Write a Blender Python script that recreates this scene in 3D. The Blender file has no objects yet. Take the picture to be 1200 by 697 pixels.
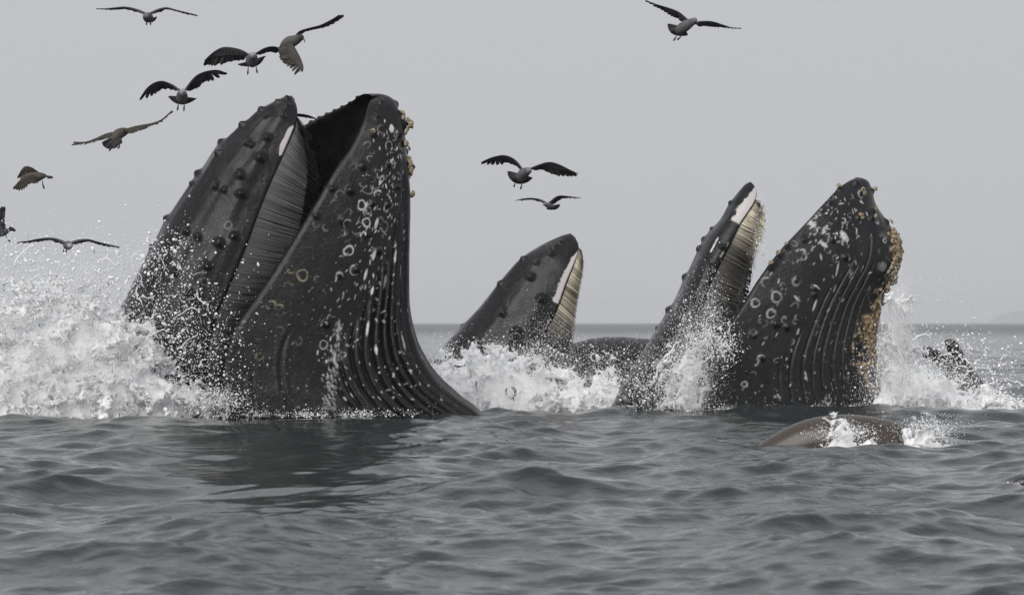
import bpy, math, random
import numpy as np
from mathutils import Vector

R = math.radians
rng = np.random.default_rng(7)
random.seed(7)
SC = bpy.context.scene
COL = SC.collection

# ------------------------------------------------------------------ camera, sky, sun, exposure
CAM_H = 1.23          # eye height above the sea (m), someone in a small boat
D0 = 40.0             # distance of the near whale (m)
S0 = 0.0115           # metres per photo pixel at that distance
HOR = 378.0           # photo row of the horizon
cam = bpy.data.cameras.new('camera')
cam_ob = bpy.data.objects.new('camera', cam)
COL.objects.link(cam_ob)
SC.camera = cam_ob
cam.sensor_width = 36.0
cam.lens = 36.0 * D0 / (1200 * S0)
cam.clip_start = 0.5
cam.clip_end = 20000
cam_ob.location = (0, 0, CAM_H)
cam_ob.rotation_euler = (R(90) + math.atan((HOR - 348.5) * S0 / D0), 0, 0)
cam.dof.use_dof = True
cam.dof.focus_distance = 39.5
cam.dof.aperture_fstop = 5.6

world = bpy.data.worlds.new('World')
SC.world = world
world.use_nodes = True
wn, wl = world.node_tree.nodes, world.node_tree.links
for n in list(wn): wn.remove(n)
w_out = wn.new('ShaderNodeOutputWorld')
w_sky = wn.new('ShaderNodeTexSky')
w_sky.sky_type = 'NISHITA'
w_sky.sun_disc = False
w_sky.sun_elevation = R(41)
w_sky.sun_rotation = R(210)   # behind the camera, a little to the left
w_sky.dust_density = 6.0
w_hsv = wn.new('ShaderNodeHueSaturation')
w_hsv.inputs['Saturation'].default_value = 0.25
w_b1 = wn.new('ShaderNodeBackground'); w_b1.inputs['Strength'].default_value = 0.06
w_b2 = wn.new('ShaderNodeBackground')      # the even grey layer of low cloud
w_b2.inputs['Color'].default_value = (0.358, 0.363, 0.381, 1)
w_b2.inputs['Strength'].default_value = 1.0
w_mix = wn.new('ShaderNodeMixShader'); w_mix.inputs[0].default_value = 0.93
wl.new(w_sky.outputs[0], w_hsv.inputs['Color'])
wl.new(w_hsv.outputs[0], w_b1.inputs['Color'])
wl.new(w_b1.outputs[0], w_mix.inputs[1])
wl.new(w_b2.outputs[0], w_mix.inputs[2])
wl.new(w_mix.outputs[0], w_out.inputs['Surface'])

sun = bpy.data.lights.new('sun', 'SUN')
sun.energy = 1.5
sun.angle = R(55)
sun.color = (1.0, 0.985, 0.96)
sun_ob = bpy.data.objects.new('sun', sun)
COL.objects.link(sun_ob)
sun_ob.rotation_euler = (R(49), 0, R(-30))

SC.view_settings.view_transform = 'Standard'
SC.view_settings.look = 'None'
SC.view_settings.exposure = 0.65
SC.view_settings.gamma = 1.0
SC.view_settings.use_curve_mapping = False
SC.render.engine = 'CYCLES'
SC.cycles.use_denoising = True
SC.cycles.max_bounces = 8
SC.cycles.volume_bounces = 1

# ------------------------------------------------------------------ helpers
def P(px, py, Y):
    """photo pixel at distance Y -> point in metres"""
    k = S0 * Y / D0
    return np.array([(px - 600) * k, Y, CAM_H + (HOR - py) * k])

def proj(v):
    k = S0 * v[..., 1] / D0
    return np.stack([600 + v[..., 0] / k, HOR - (v[..., 2] - CAM_H) / k], -1)

def sm(a, b, x):
    t = np.clip((np.asarray(x, float) - a) / (b - a), 0, 1)
    return t * t * (3 - 2 * t)

def ihash(ix, iy, iz, seed):
    h = (ix.astype(np.int64) * 374761393 + iy.astype(np.int64) * 668265263 + iz.astype(np.int64) * 2147483647 + seed * 144665) & 0xffffffff
    h = ((h ^ (h >> 13)) * 1274126177) & 0xffffffff
    h = ((h ^ (h >> 16)) * 2246822519) & 0xffffffff
    return ((h ^ (h >> 15)) & 0xffff) / 32767.5 - 1.0

def vnoise(p, freq, seed=0):
    """value noise at points p (n,3), -1..1"""
    q = p * freq
    i = np.floor(q).astype(np.int64)
    f = q - i
    u = f * f * (3 - 2 * f)
    r = 0
    for dx in (0, 1):
        wx = u[..., 0] if dx else 1 - u[..., 0]
        for dy in (0, 1):
            wy = u[..., 1] if dy else 1 - u[..., 1]
            for dz in (0, 1):
                wz = u[..., 2] if dz else 1 - u[..., 2]
                r = r + wx * wy * wz * ihash(i[..., 0] + dx, i[..., 1] + dy, i[..., 2] + dz, seed)
    return r

def fbm(p, freq, octv=4, seed=0, gain=0.5):
    r, a = 0, 1.0
    for o in range(octv):
        r = r + a * vnoise(p + 13.7 * o, freq * 2.03 ** o, seed + o)
        a *= gain
    return r

def gnoise(shape, cell, seed):
    """value noise on a regular grid, cell = lattice size in samples"""
    g = np.random.default_rng(seed)
    n = [int(s / cell) + 3 for s in shape]
    a = g.uniform(-1, 1, n).astype(np.float32)
    off = g.uniform(0, 1, 3)
    for ax in range(3):
        q = np.arange(shape[ax]) / cell + off[ax]
        i = np.floor(q).astype(int); f = (q - i).astype(np.float32); f = f * f * (3 - 2 * f)
        sh = [1, 1, 1]; sh[ax] = -1
        f = f.reshape(sh)
        a = np.take(a, i, axis=ax) * (1 - f) + np.take(a, i + 1, axis=ax) * f
    return a

def gfbm(shape, cell, octv, seed, gain=0.5):
    r, am = 0, 1.0
    for o in range(octv):
        if cell < 1.6: break
        r = r + am * gnoise(shape, cell, seed + o * 17)
        am *= gain; cell /= 2.07
    return r

def make_mesh(name, verts, quads=None, tris=None, smooth=True, col=None, mat=None, attr=None):
    verts = np.ascontiguousarray(verts, np.float32).reshape(-1, 3)
    me = bpy.data.meshes.new(name)
    loops, starts, tot = [], [], 0
    if quads is not None and len(quads):
        q = np.asarray(quads, np.int32).reshape(-1, 4)
        loops.append(q.ravel()); starts.append(np.arange(len(q), dtype=np.int32) * 4); tot = len(q) * 4
    if tris is not None and len(tris):
        t = np.asarray(tris, np.int32).reshape(-1, 3)
        loops.append(t.ravel()); starts.append(tot + np.arange(len(t), dtype=np.int32) * 3)
    me.vertices.add(len(verts))
    me.vertices.foreach_set('co', verts.ravel())
    if loops:
        L = np.concatenate(loops); S = np.concatenate(starts)
        me.loops.add(len(L)); me.loops.foreach_set('vertex_index', L)
        me.polygons.add(len(S)); me.polygons.foreach_set('loop_start', S)
        me.polygons.foreach_set('use_smooth', np.full(len(S), smooth))
    if col is not None:
        c = np.ones((len(verts), 4), np.float32); c[:, :3] = np.asarray(col).reshape(-1, 3)
        a = me.attributes.new('Col', 'FLOAT_COLOR', 'POINT')
        a.data.foreach_set('color', c.ravel())
    if attr:
        for k, v in attr.items():
            a = me.attributes.new(k, 'FLOAT', 'POINT')
            a.data.foreach_set('value', np.asarray(v, np.float32).ravel())
    me.update(calc_edges=True)
    if mat: me.materials.append(mat)
    return me

def obj(name, me, parent=None, label=None, cat=None, group=None, kind=None):
    o = bpy.data.objects.new(name, me)
    COL.objects.link(o)
    if parent is not None:
        o.parent = parent
        o.matrix_parent_inverse = parent.matrix_world.inverted()
    if label: o['label'] = label
    if cat: o['category'] = cat
    if group: o['group'] = group
    if kind: o['kind'] = kind
    return o

def thing(name, label, cat, loc, group=None):
    o = obj(name, None, None, label, cat, group)
    o.location = Vector([float(c) for c in loc])
    o.matrix_world = o.matrix_basis.copy()
    o.empty_display_size = 0.3
    bpy.context.view_layer.update()
    return o

def grid_quads(r, c, wrap=False):
    i = np.arange(r - 1)[:, None]; j = np.arange(c if wrap else c - 1)[None, :]
    j2 = (j + 1) % c
    return np.stack([i * c + j, i * c + j2, (i + 1) * c + j2, (i + 1) * c + j], -1).reshape(-1, 4)

def catmull(pts, tt):
    pts = np.asarray(pts, float)
    n = len(pts)
    i = np.clip(np.floor(tt).astype(int), 0, n - 2)
    f = (tt - i)[:, None]
    e = np.vstack([2 * pts[0] - pts[1], pts, 2 * pts[-1] - pts[-2]])
    p0, p1, p2, p3 = e[i], e[i + 1], e[i + 2], e[i + 3]
    return 0.5 * ((2 * p1) + (-p0 + p2) * f + (2 * p0 - 5 * p1 + 4 * p2 - p3) * f ** 2 + (-p0 + 3 * p1 - 3 * p2 + p3) * f ** 3)

def tube(path, rad, seg=6, cap=True):
    """list of points + radii -> verts, quads, tris"""
    path = np.asarray(path, float); rad = np.asarray(rad, float)
    n = len(path)
    t = np.gradient(path, axis=0); t /= np.linalg.norm(t, axis=1)[:, None] + 1e-9
    ref = np.array([0.31, 0.22, 0.92])
    if abs(t.mean(0) @ ref) > 0.85 * np.linalg.norm(t.mean(0)): ref = np.array([0.9, 0.3, 0.1])
    a = np.cross(t, ref); a /= np.linalg.norm(a, axis=1)[:, None] + 1e-9
    b = np.cross(t, a)
    th = np.arange(seg) / seg * 2 * np.pi
    v = path[:, None] + rad[:, None, None] * (a[:, None] * np.cos(th)[None, :, None] + b[:, None] * np.sin(th)[None, :, None])
    q = grid_quads(n, seg, True)
    v = v.reshape(-1, 3); tr = []
    if cap:
        v = np.vstack([v, path[0] - t[0] * rad[0] * .6, path[-1] + t[-1] * rad[-1] * .6])
        k = len(v)
        tr = [[(j + 1) % seg, j, k - 2] for j in range(seg)] + [[(n - 1) * seg + j, (n - 1) * seg + (j + 1) % seg, k - 1] for j in range(seg)]
    return v, q, np.array(tr, int).reshape(-1, 3)

class MB:
    def __init__(s): s.v, s.q, s.t, s.c, s.n = [], [], [], [], 0
    def add(s, v, q=None, t=None, c=None):
        v = np.asarray(v, float).reshape(-1, 3)
        s.v.append(v)
        if q is not None and len(q): s.q.append(np.asarray(q) + s.n)
        if t is not None and len(t): s.t.append(np.asarray(t) + s.n)
        if c is not None: s.c.append(np.broadcast_to(np.asarray(c, float), (len(v), 3)))
        s.n += len(v)
    def mesh(s, name, mat, smooth=True):
        return make_mesh(name, np.concatenate(s.v), np.concatenate(s.q) if s.q else None, np.concatenate(s.t) if s.t else None,
                         smooth, np.concatenate(s.c) if s.c else None, mat)

# ------------------------------------------------------------------ materials
def mat_new(name):
    m = bpy.data.materials.new(name); m.use_nodes = True
    nt = m.node_tree
    b = nt.nodes['Principled BSDF']
    return m, nt, b

def add_bump(nt, b, scale, dist, strength=1.0, detail=3, coord='Object', prev=None, stretch=None):
    tc = nt.nodes.new('ShaderNodeTexCoord'); nz = nt.nodes.new('ShaderNodeTexNoise'); bp = nt.nodes.new('ShaderNodeBump')
    nz.inputs['Scale'].default_value = scale; nz.inputs['Detail'].default_value = detail
    if stretch:
        mp = nt.nodes.new('ShaderNodeMapping'); mp.inputs['Scale'].default_value = stretch
        nt.links.new(tc.outputs[coord], mp.inputs[0]); nt.links.new(mp.outputs[0], nz.inputs['Vector'])
    else:
        nt.links.new(tc.outputs[coord], nz.inputs['Vector'])
    bp.inputs['Distance'].default_value = dist; bp.inputs['Strength'].default_value = strength
    nt.links.new(nz.outputs['Fac'], bp.inputs['Height'])
    if prev: nt.links.new(prev.outputs[0], bp.inputs['Normal'])
    nt.links.new(bp.outputs[0], b.inputs['Normal'])
    return bp

def vcol_mat(name, rough=0.4, spec=0.5, bump=None, rvar=0.0):
    m, nt, b = mat_new(name)
    a = nt.nodes.new('ShaderNodeAttribute'); a.attribute_name = 'Col'
    nt.links.new(a.outputs['Color'], b.inputs['Base Color'])
    b.inputs['Roughness'].default_value = rough
    b.inputs['Specular IOR Level'].default_value = spec
    if rvar:
        tc = nt.nodes.new('ShaderNodeTexCoord'); nz = nt.nodes.new('ShaderNodeTexNoise'); mr = nt.nodes.new('ShaderNodeMapRange')
        nz.inputs['Scale'].default_value = 5; nz.inputs['Detail'].default_value = 6
        nt.links.new(tc.outputs['Object'], nz.inputs['Vector']); nt.links.new(nz.outputs['Fac'], mr.inputs[0])
        mr.inputs[1].default_value = .35; mr.inputs[2].default_value = .65
        mr.inputs[3].default_value = rough - rvar; mr.inputs[4].default_value = rough + rvar
        nt.links.new(mr.outputs[0], b.inputs['Roughness'])
    prev = None
    for (s, d) in (bump or []):
        prev = add_bump(nt, b, s, d, prev=prev)
    return m

M_SKIN = vcol_mat('wet_whale_skin', 0.27, 0.29, [(4, 0.012), (22, 0.005), (80, 0.0022)], 0.11)
M_BALEEN = vcol_mat('baleen', 0.55, 0.4)
M_FEATHER = vcol_mat('gull_plumage', 0.8, 0.15)
M_HORN = vcol_mat('bill_and_leg', 0.5, 0.4)
M_BARN = vcol_mat('barnacle_shell', 0.75, 0.3, [(55, 0.006)])
M_SEAL = vcol_mat('wet_fur', 0.24, 0.5, [(70, 0.002)])
M_FISH = vcol_mat('fish_scales', 0.22, 0.8)

M_FOAM, nt, b = mat_new('white_water')
b.inputs['Base Color'].default_value = (0.97, 0.975, 0.98, 1)
b.inputs['Roughness'].default_value = 0.5
b.inputs['Specular IOR Level'].default_value = 0.3
b.inputs['Subsurface Weight'].default_value = 0.6
b.inputs['Subsurface Radius'].default_value = (1, 1, 1)
b.inputs['Subsurface Scale'].default_value = 0.08
add_bump(nt, b, 40, 0.007, 1.0, 5)
M_DROP, nt, b = mat_new('water_drops')
b.inputs['Base Color'].default_value = (0.97, 0.975, 0.98, 1)
b.inputs['Roughness'].default_value = 0.15
b.inputs['Specular IOR Level'].default_value = 0.5

M_SEA, nt, b = mat_new('sea_water')
b.inputs['Base Color'].default_value = (0.024, 0.030, 0.031, 1)
b.inputs['Roughness'].default_value = 0.06
b.inputs['IOR'].default_value = 1.333
bp1 = add_bump(nt, b, 4.5, 0.026, 0.8, 7)
bp2 = add_bump(nt, b, 19.0, 0.007, 0.8, 4, prev=bp1)
at = nt.nodes.new('ShaderNodeAttribute'); at.attribute_name = 'calm'
mr = nt.nodes.new('ShaderNodeMapRange'); mr.inputs[3].default_value = 0.8; mr.inputs[4].default_value = 0.12
nt.links.new(at.outputs['Fac'], mr.inputs[0])
at2 = nt.nodes.new('ShaderNodeAttribute'); at2.attribute_name = 'swell_blur'   # waves too far off to resolve act as roughness
mr2 = nt.nodes.new('ShaderNodeMapRange'); mr2.inputs[3].default_value = 0.055; mr2.inputs[4].default_value = 0.30
nt.links.new(at2.outputs['Fac'], mr2.inputs[0]); nt.links.new(mr2.outputs[0], b.inputs['Roughness'])
nt.links.new(mr.outputs[0], bp1.inputs['Strength']); nt.links.new(mr.outputs[0], bp2.inputs['Strength'])

M_ROCK, nt, b = mat_new('island_rock')
b.inputs['Base Color'].default_value = (0.26, 0.27, 0.28, 1); b.inputs['Roughness'].default_value = 0.9
add_bump(nt, b, 0.2, 1.0)

# ------------------------------------------------------------------ sea
def sea_waves(x, y, spacing):
    g = np.random.default_rng(11)
    n = 150
    lam = np.exp(g.uniform(np.log(0.16), np.log(8.0), n))
    k = 2 * np.pi / lam
    ang = R(-75) + g.normal(0, 0.95, n)
    amp = 0.0031 * lam ** 0.90
    amp *= 1 + 0.35 * np.exp(-(np.log(lam / .55)) ** 2 / (2 * .4 ** 2))
    amp = np.where(lam > 3.5, amp * (3.5 / lam) ** 0.9, amp)
    ph = g.uniform(0, 2 * np.pi, n)
    d = np.hypot(x, y)
    # smoother water where the near whale has just pushed up through the surface
    px = 600 + x / (S0 * np.maximum(y, 1) / D0)
    slick = np.exp(-((px - 315) / 155) ** 4) * sm(18.0, 21.5, y) * sm(46, 41, y)
    slick = np.clip(slick, 0, 1)
    # wind patches
    pt = np.stack([x * 0.10, y * 0.05, 0 * x], -1)
    patch = 1 + 0.35 * fbm(pt, 1.0, 3, 5)
    h = np.zeros_like(x); ox = np.zeros_like(x); oy = np.zeros_like(x)
    for i in range(n):
        fade = sm(2.5, 5.0, lam[i] / spacing)
        if fade.max() <= 0: continue
        short = math.exp(-(lam[i] / 1.1))
        a = amp[i] * fade * (1 - slick * (0.32 + 0.52 * min(1, short * 1.3))) * (1 + (patch - 1) * (0.4 + short))
        th = k[i] * (math.cos(ang[i]) * x + math.sin(ang[i]) * y) + ph[i]
        s, c = np.sin(th), np.cos(th)
        h += a * c
        ch_ = 1.25 if lam[i] > .7 else .7
        ox -= ch_ * a * math.cos(ang[i]) * s
        oy -= ch_ * a * math.sin(ang[i]) * s
    return h, ox, oy, slick

dist = [1.5]
while dist[-1] < 8000:
    d = dist[-1]
    if d < 9: st = 0.06
    elif d < 45: st = 0.0024
    elif d < 100: st = 0.0034
    else: st = min(0.03, 0.0034 * (d / 100) ** 1.4)
    dist.append(d * (1 + st))
dist = np.array(dist)
fine = R(14.5)
core_a = np.arange(-fine, fine, 0.0014)
wing = fine + np.cumsum(0.002 * 1.2 ** np.arange(38))
wing = wing[wing < R(62)]
ang = np.concatenate([-wing[::-1], core_a, wing])
DD, AA = np.meshgrid(dist, ang, indexing='ij')
X = DD * np.tan(AA); Y = DD
spacing = np.maximum(np.gradient(DD, axis=0), np.gradient(X, axis=1))
hz, ox, oy, calm = sea_waves(X, Y, spacing)
V = np.stack([X + ox, Y + oy, hz], -1)
sea_me = make_mesh('sea', V, grid_quads(len(dist), len(ang)), mat=M_SEA, attr={'calm': calm, 'swell_blur': sm(50, 500, DD)})
obj('sea', sea_me, kind='structure')

def sea_z(x, y):
    a = np.atleast_1d(np.asarray(x, float)); b_ = np.atleast_1d(np.asarray(y, float))
    return sea_waves(a, b_, np.full(a.shape, 0.08))[0]

# faint headland in the fog
def island():
    Yi = 7000.0
    n, m = 60, 14
    t = np.linspace(0, 1, n)
    prof = np.interp(t, [0, .05, .14, .24, .38, .5, .62, .74, .86, 1.0], [0, .35, .85, 1.0, .95, .62, .5, .42, .3, 0])
    hgt = prof * 30 * (1 + 0.10 * np.interp(t, np.linspace(0, 1, 25), np.random.default_rng(3).uniform(-1, 1, 25)))
    x0, x1 = P(1158, 378, Yi)[0], P(1290, 378, Yi)[0]
    v = []
    for j in range(m):
        s = j / (m - 1) * 2 - 1
        v.append(np.stack([x0 + (x1 - x0) * t, np.full(n, Yi + s * 60), hgt * (1 - s * s) ** 0.6 - 1.0 + 0 * t], -1))
    v = np.array(v)
    o = obj('island', make_mesh('island', v, grid_quads(m, n), mat=M_ROCK), kind='structure')
island()

# ------------------------------------------------------------------ whales
def shell(secs, Y0, dens, n1, n2, n_in, pw, in_a, in_b, lip, under_rows=14):
    """half-shell loft: near lip N, crest V, far lip F per section. Returns verts grid + info"""
    N3 = np.array([P(s[0][0], s[0][1], Y0 - s[3]) for s in secs])
    V3 = np.array([P(s[1][0], s[1][1], Y0 + (s[4] if len(s) > 4 else 0)) for s in secs])
    F3 = np.array([P(s[2][0], s[2][1], Y0 + s[3]) for s in secs])
    mid = (N3 + V3) / 2
    tt = [0.0]
    for i in range(len(secs) - 1):
        L = max(np.linalg.norm(N3[i + 1] - N3[i]), np.linalg.norm(V3[i + 1] - V3[i]))
        zz = mid[i][2]
        k = max(3, int(L / dens)) if zz > -0.35 else under_rows
        tt += list(i + (np.arange(k) + 1) / k)
    tt = np.array(tt)
    N, Vv, F = catmull(N3, tt), catmull(V3, tt), catmull(F3, tt)
    C = (N + F) / 2; a = Vv - C; bb = (N - F) / 2
    phi = np.concatenate([np.linspace(90, 0, n1, endpoint=False), np.linspace(0, -90, n2)]) * np.pi / 180
    cp = np.abs(np.cos(phi)) ** pw; sp = np.sign(np.sin(phi)) * np.abs(np.sin(phi)) ** pw
    outer = C[:, None] + a[:, None] * cp[None, :, None] + bb[:, None] * sp[None, :, None]
    ph2 = np.linspace(-90, 90, n_in) * np.pi / 180
    c2, s2 = np.abs(np.cos(ph2)) ** pw, np.sin(ph2)
    inner = C[:, None] + a[:, None] * (in_a * c2)[None, :, None] + bb[:, None] * (in_b * s2)[None, :, None]
    ah = a / (np.linalg.norm(a, axis=1)[:, None] + 1e-6)
    th = np.minimum(lip, np.linalg.norm(bb, axis=1) * (1 - in_b))[:, None]
    def lipring(p, q):
        r = []
        for f in (0.2, 0.5, 0.8):
            r.append(p * (1 - f) + q * f - ah * th * math.sin(math.pi * f))
        return np.stack(r, 1)
    lf = lipring(outer[:, -1], inner[:, 0])
    ln = lipring(inner[:, -1], outer[:, 0])
    G = np.concatenate([outer, lf, inner, ln], 1)
    no = len(phi)
    return dict(G=G, no=no, n1=n1, tt=tt, N=N, V=Vv, F=F, a=ah, b=bb, phi=phi)

def grid_normals(G):
    du = np.roll(G, -1, 1) - np.roll(G, 1, 1)
    dv = np.gradient(G, axis=0)
    n = np.cross(du, dv)
    n /= np.linalg.norm(n, axis=2)[..., None] + 1e-9
    return n

def orient_out(G, n, no):
    c = G.mean(1, keepdims=True)
    s = np.sign(((G[:, :no] - c) * n[:, :no]).sum(-1).mean())
    return n * s

class Skin:
    """a shell with displacement and painted skin marks, addressed by photo pixel"""
    def __init__(s, info, base, inner_col, seed):
        s.i = info; s.G = info['G'].copy(); s.seed = seed
        s.no = info['no']; s.n1 = info['n1']
        s.nrm = orient_out(s.G, grid_normals(s.G), s.no)
        pts = s.G.reshape(-1, 3)
        v = fbm(pts, 1.3, 4, seed) * 0.22 + fbm(pts, 9, 3, seed + 9) * 0.10
        s.c = (np.array(base)[None] * np.clip(1 + v, .45, 1.8)[:, None]).reshape(s.G.shape)
        d = vnoise(pts, 62, seed + 31); pa = .5 + .5 * fbm(pts * (1, 1, .6), 1.7, 3, seed + 37)
        s.c += (sm(.80, .93, d) * (.05 + .16 * pa)).reshape(s.G.shape[:2])[..., None] * np.array((.9, .92, .95))
        wr = fbm(pts * (5.5, 2, 1.1), 1.6, 4, seed + 43)
        s.c += (sm(.2, 1.0, wr) * .005).reshape(s.G.shape[:2])[..., None]
        s.c[:, s.no + 2:-2] = inner_col
        s.near = s.n1 + max(2, int((s.no - s.n1) * 0.3))
        s.px = proj(s.G[:, :s.near])
        s.base = s.G.copy()
    def find(s, x, y):
        d = ((s.px - (x, y)) ** 2).sum(-1)
        # prefer columns on the camera side
        k = np.unravel_index(np.argmin(d), d.shape)
        return k
    def sfrac(s):
        Nx = proj(s.i['N'])[:, 0]; Vx = proj(s.i['V'])[:, 0]
        return (s.px[..., 0] - Nx[:, None]) / (Vx - Nx)[:, None]
    def knob(s, x, y, rp, h, tail=0.0, dark=0.7, at=None):
        if at is None:
            r, c = s.find(x, y); p = s.base[r, c]
        else:
            p = np.array(at); r = np.argmin(((s.base[:, s.no - 1] - p) ** 2).sum(-1)); c = s.no - 1
        m = S0 * p[1] / D0
        rad = rp * m
        r2 = min(r + 6, len(s.base) - 1)
        ax = s.base[r2, c] - s.base[max(r - 3, 0), c]; ax /= np.linalg.norm(ax) + 1e-9
        lo, hi = max(0, r - 90), min(len(s.base), r + 140)
        D = s.base[lo:hi] - p
        al = (D * ax).sum(-1); pr = np.sqrt(np.maximum((D ** 2).sum(-1) - al ** 2, 0))
        q = np.sqrt(al ** 2 + pr ** 2) / rad
        g = h * (0.55 * np.clip(1 - (q / 1.2) ** 2, 0, 1) ** 1.1 + 0.45 * np.exp(-(q / 1.0) ** 2)) if not tail else h * (.85 * np.exp(-(q / .82) ** 2.4) + .2 * np.exp(-(q / 1.9) ** 2))
        g = np.where(q < 3.2, g, 0)
        if tail:
            # low ridge trailing away from the knob along the jaw
            rdg = np.exp(-(pr / (rad * 1.15)) ** 2) * sm(0, rad, al) * np.exp(-al / (rad * 7))
            g = np.maximum(g, h * tail * rdg)
            s.c[lo:hi] += (rdg * .006 * ((s.nrm[lo:hi] * s.nrm[r, c]).sum(-1) > 0))[..., None]
        k = s.nrm[r, c] if at is None else -s.i['a'][r]
        keep = (s.nrm[lo:hi] * k).sum(-1) > (0.0 if at is None else -.6)
        g = np.where(keep, g, 0)
        s.G[lo:hi] += k * g[..., None] * 0.75 + s.nrm[lo:hi] * g[..., None] * 0.25
        s.c[lo:hi] *= (1 - (1 - dark) * np.exp(-(q / 1.0) ** 4) * keep)[..., None]
    def grooves(s, lst, depth, width, bulge=.22):
        f = s.sfrac(); yy = s.px[..., 1]
        wob = 0.006 * vnoise(s.base[:, :s.near].reshape(-1, 3) * (1, 1, .5), 1.6, s.seed).reshape(f.shape)
        g = np.zeros_like(f)
        Wd = (proj(s.i['V'])[:, 0] - proj(s.i['N'])[:, 0])[:, None]
        for (sf, ys, k) in lst:
            q = (f - sf - wob) * Wd / width
            on = sm(ys - 6, ys + 40, yy)
            g += k * on * (np.exp(-q ** 2) - bulge * np.exp(-((np.abs(q) - 2.6) / 1.5) ** 2))
        s.G[:, :s.near] -= s.nrm[:, :s.near] * (g * depth)[..., None]
    def mark(s, x, y, shape, size, col, amt=1.0, w=1.0, ang=None, ecc=1.0, gap=None):
        r, c = s.find(x, y)
        if min(abs(s.px[r, c] - (x, y)).max(), 99) > 6: return
        p = s.base[r, c]; m = S0 * p[1] / D0
        lo, hi = max(0, r - 45), min(len(s.base), r + 45)
        D = s.base[lo:hi, :s.near] - p
        r2, r1 = min(r + 5, len(s.base) - 1), max(r - 5, 0)
        ax = s.base[r2, c] - s.base[r1, c]; ax /= np.linalg.norm(ax) + 1e-9
        nn = s.nrm[r, c]; ay = np.cross(nn, ax); ay /= np.linalg.norm(ay) + 1e-9
        if ang is not None:
            ca, sa = math.cos(ang), math.sin(ang); ax, ay = ax * ca + ay * sa, ay * ca - ax * sa
        u = (D * ax).sum(-1) / m; v = (D * ay).sum(-1) / m; d3 = np.abs((D * nn).sum(-1)) / m
        if shape == 'ring':
            q = np.sqrt((u / ecc) ** 2 + v ** 2)
            th0 = np.arctan2(v, u); jj = rng.uniform(0, 6.3, 3)
            q = q + size * (.07 * np.sin(2 * th0 + jj[0]) + .06 * np.sin(3 * th0 + jj[1]))
            k = np.exp(-((q - size) / (w * (1 + .35 * np.sin(th0 + jj[2])))) ** 2)
            if gap is not None:
                th = np.arctan2(v, u)
                k *= sm(-0.2, 0.5, np.cos(th - gap) + rng.uniform(-.2, .9))
        else:
            q = np.sqrt((u / (size * ecc)) ** 2 + (v / size) ** 2)
            k = sm(1.25, 0.7, q)
        nz = 0.5 + 0.5 * vnoise(s.base[lo:hi, :s.near].reshape(-1, 3), 45, s.seed + 3).reshape(k.shape)
        k = np.clip(k * (0.55 + 0.8 * nz), 0, 1) * amt * (d3 < 12)
        s.c[lo:hi, :s.near] = s.c[lo:hi, :s.near] * (1 - k[..., None]) + np.array(col) * k[..., None]

def cap_mesh(name, G, c, mat, mb):
    r, k = G.shape[:2]
    q = grid_quads(r, k, True)
    v = np.vstack([G.reshape(-1, 3), G[0].mean(0)])
    cc = np.vstack([c.reshape(-1, 3), c[0].mean(0)])
    t = np.array([[(j + 1) % k, j, r * k] for j in range(k)])
    mb.add(v, q[:, ::-1], t[:, ::-1], None); mb.c.append(cc)

WHITE = (0.62, 0.62, 0.61); PALE = (0.36, 0.35, 0.34); TAN = (0.34, 0.29, 0.19); PINKW = (0.56, 0.525, 0.51)
SKIN = (0.0068, 0.0068, 0.0074)

def trunk(mb, pts, rad, col):
    """submerged body the two jaws grow from"""
    v, q, t = tube(catmull(np.array(pts, float), np.linspace(0, len(pts) - 1, 16)), np.interp(np.linspace(0, 1, 16), np.linspace(0, 1, len(rad)), rad), 20)
    mb.add(v, q, t, None); mb.c.append(np.broadcast_to(np.array(col), (len(v), 3)).copy())

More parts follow.
